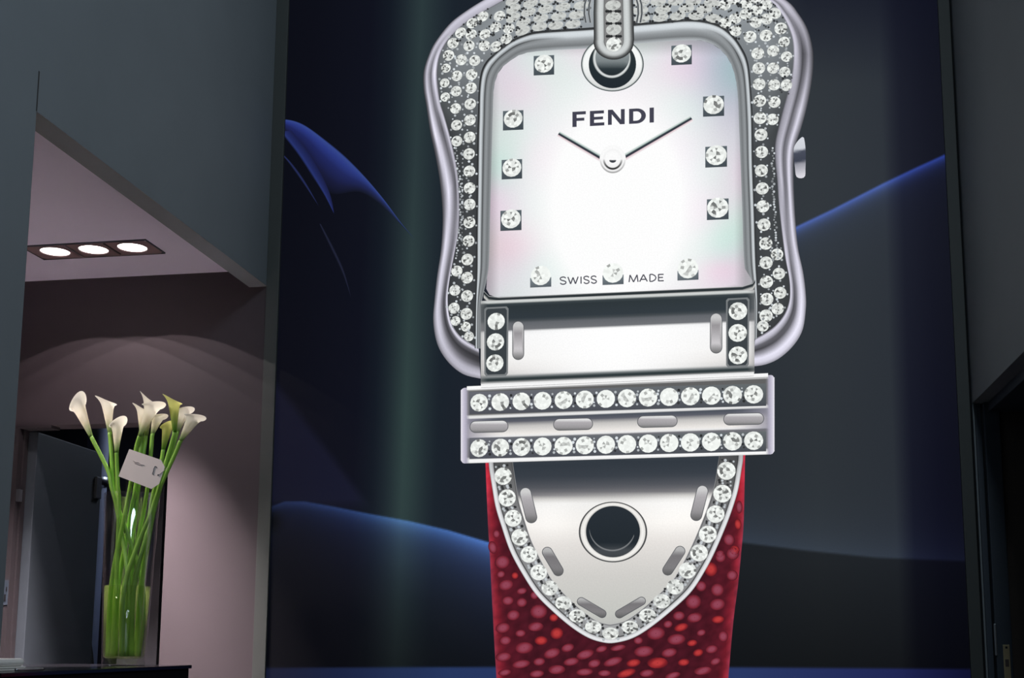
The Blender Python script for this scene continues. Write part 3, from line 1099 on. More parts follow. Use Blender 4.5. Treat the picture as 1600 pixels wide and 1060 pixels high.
# ---- loop and eyelet at twelve o'clock ---------------------------------------------
wb = lambda a: [246 - 30 * max(0, math.sin(a)), 248 - 30 * max(0, math.sin(a)), 247 - 30 * max(0, math.sin(a))]
eye = ring('eyelet', (957, 101, 49, 42.5), (957, 100, 34, 30), [(0, (60, 70, 72)), (.09, (70, 80, 82)), (.14, (190, 196, 194)), (.26, wb), (.8, wb), (1, (225, 228, 226))], 7, poster)
fill('eyelet_shadow', ellipse(957, 101, 37, 37.5, 48), lambda x, y: ramp(y, [(60, 60), (95, (36, 46, 50)), (139, (30, 38, 44))]), 7.4, poster, 8)
ring('eyelet_inner_ring', (956, 92, 30, 31), (956, 92, 24, 26), [(0, (40, 50, 52)), (.3, (200, 206, 205)), (.6, (225, 228, 228)), (1, (40, 50, 54))], 7.8, poster)
fill('pin_end', ellipse(957, 90, 26.5, 27, 40), lambda x, y: ramp(y, [(84, (140, 148, 150)), (99, (120, 128, 130)), (107, (44, 54, 58)), (117, (34, 42, 46))]), 8, poster, 6)
lo = np.concatenate([[(929.5, -30), (927.5, 20), (928, 62)], ellipse(959, 66, 31.5, 28, 24, 180, 0)[:, :] * 1.0, [(991, 62), (990, 20), (988, -30)]])
lo[3:-3, 1] = 66 + (lo[3:-3, 1] - 66)
cen = np.array([(958.5, -30)] + [(958.5, 20)] + [(959, 62)] + [(959, 64)] * (len(lo) - 6) + [(959, 62), (958.5, 20), (958.5, -30)])
loop_t = (0, .06, .14, .24, .32, .40, .48, .54)
loop_l = (46, 66, 120, 196, 212, 210, 196, 58)
cvs = [lo * (1 - t) + cen * t for t in loop_t]
nl = len(lo)
side_dark = np.r_[np.linspace(1, 1, nl // 2), np.linspace(1, 1, nl - nl // 2)]
loop = loft('pin_loop', cvs, [np.array([(l_ * .98, l_, l_)] * nl) for l_ in loop_l], 9, poster)
inner = lo * .46 + cen * .54
fill('pin_loop_setting', inner, lambda x, y: ramp(y, [(-30, 120), (60, 130), (92, 170)]), 9.3, poster, 8)
for (x, y), ry in zip(((957.5, -9), (958, 9), (958.6, 28), (959, 47), (959.3, 70)), (9, 9, 9.4, 9.8, 12.5)):
    gem(G_TOP if y < 60 else G_MID, x, y, 12.6, 10, poster, ry, 'loop_diamond')
tag(dots('loop_shadow_marks', [(x + e * dx, y, 2.4, 42) for x, y in ((958.4, 18.5), (959, 37.5), (959.4, 57.5)) for e in (-1, 1) for dx in (4, 7.5, 10.5)], 10.4, loop), kind='stuff')
for side_ in (-1, 1):
    for k, off in enumerate((6, 13)):
        xx = 928.5 - off if side_ < 0 else 990 + off * .8
        cv = np.array([(xx + side_ * -3, -10), (xx + side_ * 2, 8), (xx + side_ * 2.5, 22), (xx, 36)])
        loft('loop_hinge_line', [cv + (o, 0) for o in (-1.6, -.4, .8, 2)], [np.array([c] * 4, float) for c in ((170, 172, 172), (66, 72, 76), (70, 76, 80), (205, 206, 206))], 6.6, bez)

# ---- plate below the dial -------------------------------------------------------
PL = [(471, 190), (474, (214, 218, 216)), (477, (60, 68, 72)), (481, (44, 52, 56)), (500, (48, 56, 62)), (504, (66, 72, 76)),
      (508, (98, 101, 106)), (518, (112, 114, 118)), (521.5, (232, 232, 234)), (527, (250, 250, 251)), (562, (246, 244, 242)),
      (578, (226, 222, 219)), (587, (196, 194, 192)), (591, (120, 126, 128)), (594, (44, 54, 56)), (597, (52, 60, 62)), (601, 200)]
pxs = np.linspace(751.5, 1178.8, 40)
hotx = np.exp(-((pxs - 965) / 190) ** 2)[:, None]  # washed-out backlight painted into the middle of the plate
pcv, pcc = [], []
for v_, c_ in PL:
    c_ = np.tile(np.array((c_,) * 3 if np.isscalar(c_) else c_, float), (40, 1))
    if 520 < v_ < 588:
        c_ = c_ + (255 - c_) * hotx * .95 - (1 - hotx) * 10
    edge_ = np.clip(np.minimum(pxs - 751.5, 1178.8 - pxs) / 5, 0, 1)[:, None]
    pcv.append(np.stack([pxs, v_ - (pxs - 751) * 17.5 / 428], 1))
    pcc.append(c_ * edge_ + (1 - edge_) * (c_ * .5 + 70))
plate = loft('clasp_plate', pcv, pcc, 11, poster)
plate['label'] = 'polished steel plate below the dial'
for xa, ya, xb, yb in ((757, 481, 795, 588), (1134.5, 467, 1171, 574)):
    q = np.array([(xa + 3, ya), (xb - 3, ya - 1.5), (xb, ya + 2), (xb - 1, yb - 4), (xb - 4, yb), (xa + 3, yb + 1), (xa, yb - 3), (xa, ya + 3)])
    film_mesh('stone_setting_rim', pw(q), [tuple(range(8))], np.tile(np.array([120., 124, 126]), (8, 1)), 11.5, plate, M_SPARK)
    c0 = q.mean(0)
    film_mesh('stone_setting', pw(c0 + (q - c0) * (.86, .95)), [tuple(range(8))], np.tile(np.array([58., 64, 68]), (8, 1)), 12, plate, M_SPARK)
for x, y in ((775.6, 503), (774.6, 535), (773.6, 568), (1153, 487), (1152.6, 521), (1153, 556)):
    gem(G_MID, x, y, 14, 13, plate)


def pill(p, q, r, layer, parent, name='raised_bar', lum=(206, 160, 150, 96)):
    o = capsule(p, q, r)
    film_mesh('bar_outline', pw(capsule(p, q, r + 1.1)), [tuple(range(len(o)))], np.tile(np.array([92., 94, 98]), (len(o), 1)), layer - .3, parent, M_SPARK)
    y0_, y1_ = o[:, 1].min(), o[:, 1].max()
    a, b, c, d = lum
    return fill(name, o, lambda x, y: ramp((y - y0_) / (y1_ - y0_), [(0, a), (.12, a), (.3, (b, b * .98, b)), (.75, (c, c * .985, c)), (1, d)]), layer, parent, 4, M_SPARK)


pill((810, 511.5), (810, 554), 8.2, 12, plate, lum=(200, 150, 205, 110))
pill((1119, 499.5), (1119, 543.5), 8.6, 12, plate, lum=(200, 150, 205, 110))

# ---- double-row buckle ------------------------------------------------------------
BT = lambda x: np.interp(x, [720, 1210], [607, 586.5])
BB = lambda x: np.interp(x, [720, 1210], [725, 710.5])
BK = [(0, 230), (.03, 214), (.05, 96), (.36, 100), (.385, 232), (.405, 226), (.42, (74, 80, 90)), (.47, (92, 94, 104)), (.53, (196, 194, 192)),
      (.63, (238, 234, 230)), (.66, 236), (.68, (110, 110, 116)), (.92, 100), (.935, 205), (.965, 250), (.99, 240), (1.0, 200)]
bxs = np.unique(np.r_[np.linspace(720.5, 740, 8), np.linspace(740, 1190, 30), np.linspace(1190, 1210, 8)])
ein = np.minimum(bxs - 720.5, 1210 - bxs)
ecol = np.stack(ramp(ein, [(0, (236, 234, 242)), (2.5, (214, 210, 224)), (7, (180, 176, 194)), (13, (150, 148, 162))]), -1)
wmid = np.clip(ein / 60, 0, 1)[:, None]
smx = (np.clip((ein - 9) / 4, 0, 1))[:, None]
bcv, bcc = [], []
for v_, c_ in BK:
    c_ = np.tile(np.array((c_,) * 3 if np.isscalar(c_) else c_, float), (len(bxs), 1))
    if .41 < v_ < .67:
        c_ = c_ * wmid + np.array([150, 147, 160]) * (1 - wmid)
    rnd_ = np.clip(1 - ein / 5, 0, 1) ** 2 * 5 * (1 if v_ < .02 else (-1 if v_ > .95 else 0))
    bcv.append(np.stack([bxs, BT(bxs) + v_ * (BB(bxs) - BT(bxs)) + rnd_], 1))
    bcc.append(ecol * (1 - smx) + c_ * smx)
buckle = loft('buckle', bcv, bcc, 13, poster)
buckle['label'] = 'rectangular steel buckle with two rows of diamonds'
# two bright lines of the hinge bar over the buckle
for a, b, cc in (((752, 604), (1178, 585.5), (210, 235, 250, 130)), ((730, 608), (1200, 587.5), (236, 252, 246, 120))):
    a, b = np.array(a), np.array(b)
    loft('hinge_bar', [np.array([a + (0, o), b + (0, o)]) for o in (-3.6, -2.2, 1.6, 3.2)], [np.array([(k, k, k)] * 2, float) for k in cc], 13.6, poster)
for (xl, yt, yb), (xr, yt2, yb2) in (((734, 613, 648), (1197, 600, 635)), ((734, 685, 718), (1197, 675, 706))):
    q = np.array([(xl, yt), (xr, yt2), (xr, yb2), (xl, yb)])
    film_mesh('stone_channel', pw(q), [(0, 1, 2, 3)], np.array([(104, 106, 114), (100, 106, 108), (72, 76, 82), (78, 80, 88)], float), 14, buckle, M_SPARK)
chn = []
for row, (ya, yb) in enumerate(((630, 617), (701, 689.4))):
    for k in range(14):
        t = k / 13
        x, y = 749.2 + t * 428.3, ya + (yb - ya) * t
        gem(G_BRIGHT if 2 < k < 12 else G_MID, x, y, 14.2, 15, buckle)
        for dx in (16.4,):
            for dy in (-10, -5, 5, 10):
                if k < 13:
                    chn.append((x + dx + rd.uniform(-2, 2), y + dy - .5, rd.uniform(1.4, 2.6), rd.choice((45, 55, 190, 225))))
tag(dots('channel_prongs', chn, 14.6, buckle), kind='stuff')
for x0_, x1_, yc in ((735, 794, 667.6), (865.5, 926, 664), (996.6, 1058, 659.6), (1131, 1193, 655.8)):
    pill((x0_ + 8.6, yc + .2), (x1_ - 8.6, yc - .9), 8.4, 14.4, buckle, lum=(224, 176, 158, 112))

# ---- strap -----------------------------------------------------------------------
sl = catmull([(759, 715), (759, 727), (762.6, 816), (765.5, 865), (768.5, 926), (773, 1011), (776, 1060), (779, 1120)], 40)
sr = catmull([(1165, 705), (1164, 720), (1162, 816), (1158, 865), (1153, 916), (1145.7, 973), (1138, 1060), (1133, 1120)], 40)
spoly = np.concatenate([sl, sr[::-1]])


def strap_rgb(x, y):
    xl_ = np.interp(y, sl[:, 1], sl[:, 0])
    xr_ = np.interp(y, sr[:, 1], sr[:, 0])
    d = np.minimum(x - xl_, xr_ - x)
    c = np.stack(ramp(d, [(0, (138, 48, 66)), (3, (150, 42, 56)), (8, (112, 27, 40)), (18, (82, 22, 34)), (60, (68, 20, 31))]), -1)
    n = np.sin(x * .21 + 1.7 * np.sin(y * .13)) * np.sin(y * .19 + 1.3 * np.sin(x * .11))
    c = c * (1 + .16 * n[..., None])
    up = np.clip((830 - y) / 80, 0, 1) * np.clip(1 - d / 22, 0, 1)
    c = c + up[..., None] * np.array([60, 6, 8])
    return [c[..., k] for k in range(3)]


strap = fill('strap', spoly, strap_rgb, 10.4, poster, 6)
strap['label'] = 'dark red scaly leather strap'
SC = [(785.3, 878.9, 11, 10), (791, 914.7, 11, 8), (793.8, 939.2, 8.5, 6.6), (815.5, 942, 7.5, 6.6), (802.3, 961.9, 9.4, 7.5), (841.9, 956.2, 12.3, 10.4),
      (837.2, 979.8, 11.3, 6.6), (786.2, 981.7, 10.4, 7.5), (813.6, 990.2, 7.5, 5.3), (870.2, 990.2, 9.4, 8.5), (845.7, 1001.5, 9.4, 6.6),
      (790, 1001.5, 8.5, 6.6), (819.2, 1012.8, 13.2, 8.5), (887.2, 1012.8, 9.4, 6), (862.6, 1021.3, 12.3, 7.2), (787.2, 1027, 11.3, 6.6),
      (814.5, 1038.3, 13.2, 6), (842.8, 1034.5, 8.5, 5.7), (892.8, 1034.5, 11.3, 5.7), (914.5, 1023.2, 13.2, 6.6), (870.2, 1046.8, 12.3, 6.6),
      (928.7, 1037.4, 9.4, 6), (957.9, 1034.5, 14.2, 6), (913.6, 1050.6, 12.3, 5.3), (839, 1053.4, 10.4, 5.3), (789, 1051.5, 9.4, 4.7),
      (944.7, 1052.5, 9.4, 4.7), (940, 1014.7, 8.5, 4.7), (865.5, 965.7, 6.6, 5.7), (815.5, 924.2, 7.5, 4.7), (835.3, 930.8, 5.7, 5.7),
      (966, 1012.8, 11.3, 4.2), (1024.9, 990.2, 13.2, 9.4), (1006, 1018.5, 14.2, 8), (997.5, 1001.5, 6.6, 5.3), (990, 1036.4, 10.4, 5.7),
      (1027.7, 1036.4, 15, 8), (978.7, 1052.5, 14.2, 5.7), (1010.8, 1052.5, 10.4, 5.3), (1045.7, 1020.4, 11.3, 6.6), (1057, 999.6, 13.2, 8),
      (1043.8, 976, 6.6, 5.3), (1060.8, 962.8, 8.5, 6.6), (1083.4, 941, 11.3, 10.4), (1095.7, 916.6, 7.5, 7.5), (1110.8, 890.2, 9.4, 10.4),
      (1125.8, 871.3, 7.5, 7.5), (1144.7, 865.7, 9, 9), (1144, 899.6, 8, 7.5), (1121, 945, 11.3, 8.5), (1122, 968.5, 9.4, 5.7),
      (1095.7, 989.2, 6.6, 4.7), (1085.3, 965.7, 11.3, 7.2), (1064.5, 980.8, 10.4, 5.7), (1091, 1020.4, 7.5, 5.3), (1068.3, 1035.5, 8.5, 5.3),
      (1081.5, 1005.3, 7.5, 4.7), (1098.5, 1048.7, 13.2, 5.7), (1051.3, 1056.2, 11.3, 4.7), (1121, 922.3, 9.4, 9.4), (1130, 995, 7, 8),
      (1139, 844, 8, 9), (1148, 860, 7, 7), (1125, 866, 6, 5), (770, 856, 6, 9), (776, 835, 5, 6), (1155, 793, 4.5, 9), (1153, 820, 5, 8),
      (1112, 1015, 9, 6), (1118, 1034, 8, 5), (783, 898, 6, 5), (805, 900, 5, 5)]
for x, y, rx, ry in SC:
    hot = rd.random() < .25
    a = np.array((180, 56, 56) if hot else (142, 66, 84), float)
    b = np.array((138, 34, 40) if hot else (124, 40, 54), float)
    c0 = np.array((88, 24, 36), float)
    rings_ = [ellipse(x, y, max(rx * k, .2), max(ry * k, .2), 14, 0, 359.9, rd.uniform(-12, 12) - 12) for k in (1.12, .85, .45, .05)]
    rings_ = [np.concatenate([e, e[:1]]) for e in rings_]
    loft('scale', rings_, [np.tile(c, (len(rings_[0]), 1)) for c in (c0 * .85, b, a, a * 1.06)], 10.7, strap, M_SPARK)

# ---- shield-shaped strap tip --------------------------------------------------------
SH = catmull([(763.4, 716), (764.5, 732), (766.5, 745), (769.4, 763), (774.7, 793), (783.8, 823), (797, 861), (815.5, 896), (838, 930), (866, 958), (894.7, 982),
              (921, 998), (945, 1005), (962, 1005), (987, 998.5), (1011.7, 984.5), (1045.7, 958), (1079.6, 926), (1102, 892), (1118, 861), (1136, 818.7),
              (1146.8, 788.5), (1154, 763), (1159, 732.6), (1161, 720), (1161.5, 706)], 160)
axis = np.stack([np.full(160, 957.0), np.clip(np.interp(np.linspace(0, 1, 160), [0, .5, 1], [716, 905, 706]), 700, 905)], 1)


def inset(curve, d):
    t = np.gradient(curve, axis=0)
    n_ = np.stack([t[:, 1], -t[:, 0]], 1)
    n_ /= np.linalg.norm(n_, axis=1)[:, None]
    return curve + n_ * d


CWD = np.interp(SH[:, 1], [740, 880, 1000], [1.0, .97, .78])[:, None]
s_in = {d: inset(SH, d if d < 30 else d * CWD) for d in (0, 1.2, 3.4, 6.5, 8, 9.2, 35, 36.4, 38)}
if np.linalg.norm(s_in[35][30] - np.array([957, 800])) > np.linalg.norm(SH[30] - np.array([957, 800])):
    s_in = {d: inset(SH, -d if d < 30 else -d * CWD) for d in s_in}
shade = np.clip((np.minimum.reduce([SH[:, 1]]) - 700) / 60, 0, 1)[:, None]
shd = 0.75 + .25 * shade


def shield_rgb(x, y):
    v = y - np.interp(x, [765, 1160], [4, -6])
    c = np.stack(ramp(v, [(715, (62, 68, 76)), (722, (48, 55, 63)), (745, (56, 62, 70)), (762, (86, 88, 94)), (772, (122, 121, 124)), (779, (205, 203, 200)),
                          (786, (240, 239, 237)), (820, (243, 240, 236)), (850, (226, 222, 218)), (900, (208, 206, 202)), (960, (196, 197, 192)), (1000, 176)]), -1)
    hot = np.exp(-((x - 1060) / 60) ** 2 - ((y - 800) / 50) ** 2) + .8 * np.exp(-((x - 860) / 40) ** 2 - ((y - 812) / 40) ** 2)
    c = c + hot[..., None] * np.where(v[..., None] > 776, 12, 0)
    return [c[..., k] for k in range(3)]


shield = fill('strap_tip_plate', SH, shield_rgb, 11, poster, 6)
shield['label'] = 'shield-shaped steel strap tip edged with diamonds'
ch = lambda l_: np.array([(l_ * .985, l_ * .99, l_)] * 160) * shd
loft('rim', [s_in[d] for d in (0, 1.2, 3.4, 6.5, 8, 9.2)], [ch(l_) for l_ in (130, 225, 238, 200, 60, 84)], 11.4, shield)
lowk = np.clip((SH[:, 1] - 740) / 160, 0, 1)[:, None]
loft('stone_channel', [s_in[d] for d in (9.2, 35, 36.4, 38)], [ch(a_) * (1 - lowk) + lowk * ch(b_) for a_, b_ in ((92, 140), (104, 165), (78, 96), (150, 190))], 11.6, shield)
tipg = [(786.5, 744.7), (792.8, 778.7), (802, 810.4), (812.5, 840), (826.6, 867), (842, 895), (859.3, 919.4), (880.6, 943), (902, 963), (927, 980), (954, 990.5),
        (1135, 736.4), (1128.7, 772), (1118, 804), (1106, 835.3), (1092.3, 864.5), (1074.3, 892), (1055, 917.5), (1034.3, 940), (1012, 962), (984.5, 980.3)]
prs = []
for x, y in tipg:
    sq = np.interp(y, [740, 880, 990], [13.8, 13, 12.4])
    sy = np.interp(y, [740, 880, 990], [13.8, 12.6, 9.2])
    gem(G_MID if y < 900 else G_PAVE, x, y, sq, 13, shield, sy)
    k = np.argmin(np.linalg.norm(SH - np.array([x, y]), axis=1))
    tg = SH[min(k + 1, 159)] - SH[k - 1]
    tg = tg / np.linalg.norm(tg)
    nr = np.array([-tg[1], tg[0]])
    for e in (-1, 1):
        for o, l_ in ((-9, 50), (-4, 200), (4, 56), (9, 190)):
            q = np.array([x, y]) + tg * e * (sy + 2.2) + nr * o
            prs.append((q[0], q[1], rd.uniform(1.6, 2.6), l_))
tag(dots('channel_prongs', prs, 12, shield), kind='stuff')
for p, q, r in (((821.5, 771.5), (830.5, 809), 8.2), ((1097.5, 768), (1088, 805.5), 8.2), ((855.5, 863.5), (872.5, 892.5), 7.4), ((1062.5, 862), (1043.5, 891.5), 7.4),
                ((908.5, 940.5), (941, 959.5), 5.8), ((1002.5, 939.8), (968, 960), 5.8)):
    pill(p, q, r, 12.4, shield, lum=(206, 176, 150, 96) if p[1] < 800 else (180, 120, 128, 92))
hole = ring('eyelet_rim', (958, 832, 53.5, 47.5), (958, 831, 41, 39), [(0, (150, 150, 148)), (.04, (64, 66, 68)), (.18, (76, 76, 76)), (.25, (226, 224, 220)), (.6, (246, 244, 240)),
                                                                      (.85, (214, 212, 208)), (.95, (80, 84, 88)), (1, (46, 52, 58))], 12.4, shield)
fill('hole', ellipse(958, 831.5, 42, 40, 48), lambda x, y: ramp(y, [(790, (40, 47, 54)), (850, (34, 41, 47)), (862, (74, 78, 82)), (872, (60, 64, 68))]), 12.6, shield, 6)
cr = ellipse(957, 823, 36, 36, 40, 20, 175)
loft('hole_glint', [cr + (0, 0), cr + (0, 1.5), cr + (0, 4)], [np.array([c] * 40, float) for c in ((44, 52, 58), (134, 136, 138), (56, 62, 68))], 12.8, shield)

for o in bpy.data.objects:                        # drop the layering bookkeeping
    if '_y' in o.keys():
        del o['_y']

# ================================================================== NICHE: lamp, counter, vase, lilies
lamp_c = (-2.398, -0.362, Z_CEIL)
lamp = tag(empty('recessed_ceiling_lamp', lamp_c), 'recessed triple downlight with three bright round lamps in niche ceiling', 'lamp')
HW, HD = 0.253, 0.08
# frame plate with three round openings built as ring strips
bm = bmesh.new()
SEG = 32
for k in range(3):
    cx = (-1 + k) * 0.1605
    x0, x1 = (-HW if k == 0 else cx - 0.08025), (HW if k == 2 else cx + 0.08025)
    ins, outs = [], []
    for s in range(SEG):
        a = 2 * math.pi * s / SEG
        d = (math.cos(a), math.sin(a))
        tx = (x1 - cx) / d[0] if d[0] > 1e-6 else ((x0 - cx) / d[0] if d[0] < -1e-6 else 1e9)
        ty = HD / abs(d[1]) if abs(d[1]) > 1e-6 else 1e9
        t = min(tx, ty)
        ins.append((bm.verts.new((cx + .056 * d[0], .056 * d[1], -.004)), bm.verts.new((cx + .052 * d[0], .052 * d[1], .012))))
        outs.append(bm.verts.new((cx + t * d[0], t * d[1], -.004)))
    for s in range(SEG):
        j = (s + 1) % SEG
        bm.faces.new((ins[s][0], ins[j][0], outs[j], outs[s]))
        bm.faces.new((ins[s][1], ins[j][1], ins[j][0], ins[s][0]))
bmesh.ops.recalc_face_normals(bm, faces=bm.faces)
me = bpy.data.meshes.new('face_plate')
bm.to_mesh(me)
bm.free()
link('face_plate', me, M_LAMPPLATE, lamp)
boxes('plate_rim', [(-HW - .003, HW + .003, -HD - .003, -HD, -.006, 0), (-HW - .003, HW + .003, HD, HD + .003, -.006, 0),
                    (-HW - .003, -HW, -HD, HD, -.006, 0), (HW, HW + .003, -HD, HD, -.006, 0)], M_DARKTRIM, lamp)
for k in (-1, 1):
    boxes('divider', [(k * .0803 - .003, k * .0803 + .003, -HD * .9, HD * .75, -.0075, -.004)], M_BLACK if k > 0 else M_STEEL, lamp)
for k in range(3):
    cx = (-1 + k) * 0.1605
    lathe('lamp_bulb', [(0, -.0035), (.03, -.003), (.054, -.001), (.054, .003), (0, .003)], M_LAMP, lamp, (cx, 0, 0), 32)
    sp = bpy.data.lights.new('lamp_spot', 'SPOT')
    sp.energy = 6.5                                # wide spill of the reflector
    sp.color = (1.0, 0.87, 0.875)
    sp.spot_size = math.radians(112)
    sp.spot_blend = 0.0
    sp.shadow_soft_size = 0.004
    so = bpy.data.objects.new('lamp_spot', sp)
    COL.objects.link(so)
    so.parent = lamp
    so.location = (cx, 0, -0.012)
    sb = bpy.data.lights.new('lamp_beam', 'SPOT')
    sb.energy = 390.0                               # main beam
    sb.color = (1.0, 0.87, 0.875)
    sb.spot_size = math.radians(56)
    sb.spot_blend = 0.45
    sb.shadow_soft_size = 0.03
    so = bpy.data.objects.new('lamp_beam', sb)
    COL.objects.link(so)
    so.parent = lamp
    so.location = (cx, 0, -0.012)

# counter
ZC = 1.111
cnt = tag(empty('counter', (-2.1, -1.1, 0)), 'black lacquered counter standing in the niche opening under the lily vase', 'counter')
boxes('counter_body', [(-0.20, 0.262, -0.585, 0.535, 0.0, ZC - 0.012)], M_COUNTERB, cnt, 0.003)
boxes('bounce_desk', [(-0.92, -0.20, -0.585, 0.92, 0.72, 0.75)], M_BOUNCE_DESK, cnt, 0.003)  # unseen white desk added to bounce beam light onto the ceiling
boxes('bounce_desk_panel', [(-0.92, -0.89, -0.585, 0.92, 0.0, 0.72)], M_BOUNCE_DESK, cnt, 0.003)  # support of the added bounce desk, unseen too
boxes('counter_top', [(-0.22, 0.268, -0.59, 0.545, ZC - 0.012, ZC)], M_COUNTER, cnt, 0.002)

# vase
VX, VY = -2.0, -0.72
VH, RB, RTOP = 0.572, 0.0695, 0.092
ro = lambda z: RB + (RTOP - RB) * z / VH
vase = lathe('vase', [(0, 0), (RB - .004, 0), (RB, .004), (ro(.03), .03), (ro(VH * .5), VH * .5), (ro(VH) - .001, VH - .002), (ro(VH) - .003, VH), (ro(VH) - .005, VH - .002),
                      (ro(VH * .5) - .0045, VH * .5), (ro(.03) - .0045, .03), (RB - .012, .022), (0, .021)], M_GLASS, None, (VX, VY, ZC), 64)
tag(vase, 'tall tapered clear glass vase half filled with water on black counter', 'vase')
WZ = 0.262
water = lathe('water', [(0, .0225), (RB - .013, .0235), (ro(.03) - .006, .031), (ro(WZ) - .0055, WZ), (0, WZ)], M_WATER, None, (VX, VY, ZC), 64)
tag(water, 'greenish water standing in the lower half of the glass vase', 'water')


def lily(label, base, top, stem_px, dY, width, mat, roll, foot, lean=.0):
    """base/top: px of the spathe's foot and rim; stem_px: px down to the vase rim; foot: metres inside the vase bottom"""
    Yb = VY + dY
    b3 = Vector(on_y(*base, Yb))
    t3 = Vector(on_y(*top, Yb + lean))
    root = tag(empty('calla_lily', b3), label, 'flower', 'calla lilies in the glass vase')
    ax = (t3 - b3)
    L = ax.length
    ax.normalize()
    q = Vector((0, 0, 1)).rotation_difference(ax)
    n_s, n_t = 14, 28
    vs, fs, al = [], [], []
    r0, r1 = 0.0065, width * .0025 / 2
    for i in range(n_s + 1):
        s = i / n_s
        for k in range(n_t):
            th = 2 * math.pi * k / n_t
            tip = (.5 + .5 * math.cos(th)) ** 2.2            # tall pointed back of the spathe
            front = (.5 - .5 * math.cos(th)) ** 1.5
            hgt = L * (0.93 + 0.15 * tip - 0.05 * front)
            r = r0 + (r1 * .80 - r0) * s ** 1.15 + r1 * .26 * max(0, (s - .74) / .26) ** 1.6
            flare = 1 + .22 * tip * s ** 6
            seam = 1 - .10 * math.exp(-((th - math.pi - .35) / .25) ** 2) * s
            z = hgt * s - (.012 * max(0, (s - .85) / .15) ** 2 * (1 - tip))
            p = Vector((r * flare * seam * math.cos(th), r * seam * math.sin(th), z))
            p = q @ (Matrix.Rotation(roll, 3, 'Z') @ p)
            vs.append(tuple(p))
            al.append(s)
    for i in range(n_s):
        for k in range(n_t):
            fs.append((i * n_t + k, i * n_t + (k + 1) % n_t, (i + 1) * n_t + (k + 1) % n_t, (i + 1) * n_t + k))
    fs.append(tuple(range(n_t))[::-1])
    me_ = bpy.data.meshes.new('spathe')
    me_.from_pydata(vs, [], fs)
    at = me_.attributes.new('along', 'FLOAT', 'POINT')
    at.data.foreach_set('value', np.array(al, np.float32))
    for p in me_.polygons:
        p.use_smooth = True
    sp_o = link('spathe', me_, mat, root)
    tube('spadix', [tuple(q @ Vector((0, 0, L * k))) for k in (.15, .45, .7)], [.004, .0045, .003], M_SPADIX, root, 8, 8)
    pts = [tuple(q @ Vector((0, 0, .012))), (0, 0, 0)]
    for x, y in stem_px:
        pts.append(tuple(Vector(on_y(x, y, VY + dY * .7)) - b3))
    fx, fy = foot
    pts.append(tuple(Vector((VX + fx * .95, VY + fy, ZC + 0.27)) - b3))
    pts.append(tuple(Vector((VX + fx * .92, VY + fy * .85, ZC + 0.03)) - b3))
    tube('stem', pts, [.0068, .0068, .0072, .0080, .0105], M_STEM, root, 10, 40)
    return root


lily('white calla lily leaning far left, leftmost of the bouquet', (143, 684), (119, 625), [(158, 713), (171, 742), (178, 775)], -.01, 25, M_LILY, -0.45, (.045, .02))
lily('upright white calla lily second from the left', (171.5, 678), (167, 622), [(174, 710), (176, 745), (180, 780)], .015, 24, M_LILY, -2.7, (.02, -.03))
lily('veined pinkish calla lily drooping below the second white one', (182, 708), (184.5, 656), [(183, 735), (184, 760), (186, 790)], -.02, 22, M_LILY, -0.5, (-.035, -.015))
lily('blush calla lily half hidden at the left of the centre cluster', (221, 677), (222, 634), [(219, 705), (214, 745), (207, 790)], .03, 20, M_LILY, -2.6, (-.045, .02))
lily('white calla lily with the highest pointed tip, in the centre cluster', (228, 684), (234, 618), [(224, 710), (219, 745), (213, 790)], .045, 21, M_LILY, -2.75, (-.02, .035))
lily('cream calla lily leaning right in front of the centre cluster', (218, 682), (242, 628), [(212, 704), (206, 745), (198, 790)], -.03, 27, M_LILY, -0.4, (-.055, -.01))
lily('white calla lily low on the right of the centre cluster', (238, 679), (248.5, 647), [(236, 706), (232, 745), (226, 790)], .01, 22, M_LILY, -0.35, (.0, .015))
lily('lime green calla lily standing upright right of the centre', (273, 676), (271, 620), [(266, 700), (254, 740), (240, 790)], -.02, 22, M_LILYG, -2.75, (.015, -.045))
lily('cream calla lily peeking out behind the lime green one', (277, 676), (288, 637), [(269, 704), (256, 745), (243, 790)], .03, 25, M_LILY, -0.4, (.04, -.025))
lily('small half closed calla lily below the lime green one', (255, 704), (263, 661), [(252, 722), (246, 750), (236, 790)], .0, 19, M_LILYG, -0.6, (.03, .04))
lily('white calla lily leaning far right, rightmost of the bouquet', (282, 689), (307, 647), [(274, 709), (262, 735), (247, 770), (240, 800)], -.015, 26, M_LILY, -0.45, (.055, .0))

# card
cp = [(202, 702), (251.5, 719), (257.5, 730), (248.5, 756.5), (236.7, 764.4), (185, 744.6)]
YC = VY - 0.095
cw = [Vector(on_y(x, y, YC - .02 + .0004 * (x - 200))) for x, y in cp]
c0 = sum(cw, Vector()) / 6
card = tag(empty('gift_card', c0), 'pale card with clipped corners and ink marks tied among the stems', 'card')
bm = bmesh.new()
fr_ = [bm.verts.new(v - c0) for v in cw]
bk = [bm.verts.new(v - c0 + Vector((0, .0012, 0))) for v in cw]
bm.faces.new(fr_)
bm.faces.new(bk[::-1])
for k in range(6):
    bm.faces.new((fr_[k], bk[k], bk[(k + 1) % 6], fr_[(k + 1) % 6]))
bmesh.ops.recalc_face_normals(bm, faces=bm.faces)
me = bpy.data.meshes.new('card_sheet')
bm.to_mesh(me)
bm.free()
link('card_sheet', me, M_CARD, card)


def card_line(name, pts, r, mat):
    P = [tuple(Vector(on_y(x, y, YC - .0205 + .0004 * (x - 200) - .0004)) - c0) for x, y in pts]
    return tube(name, P, [r, r], mat, card, 6, 16)


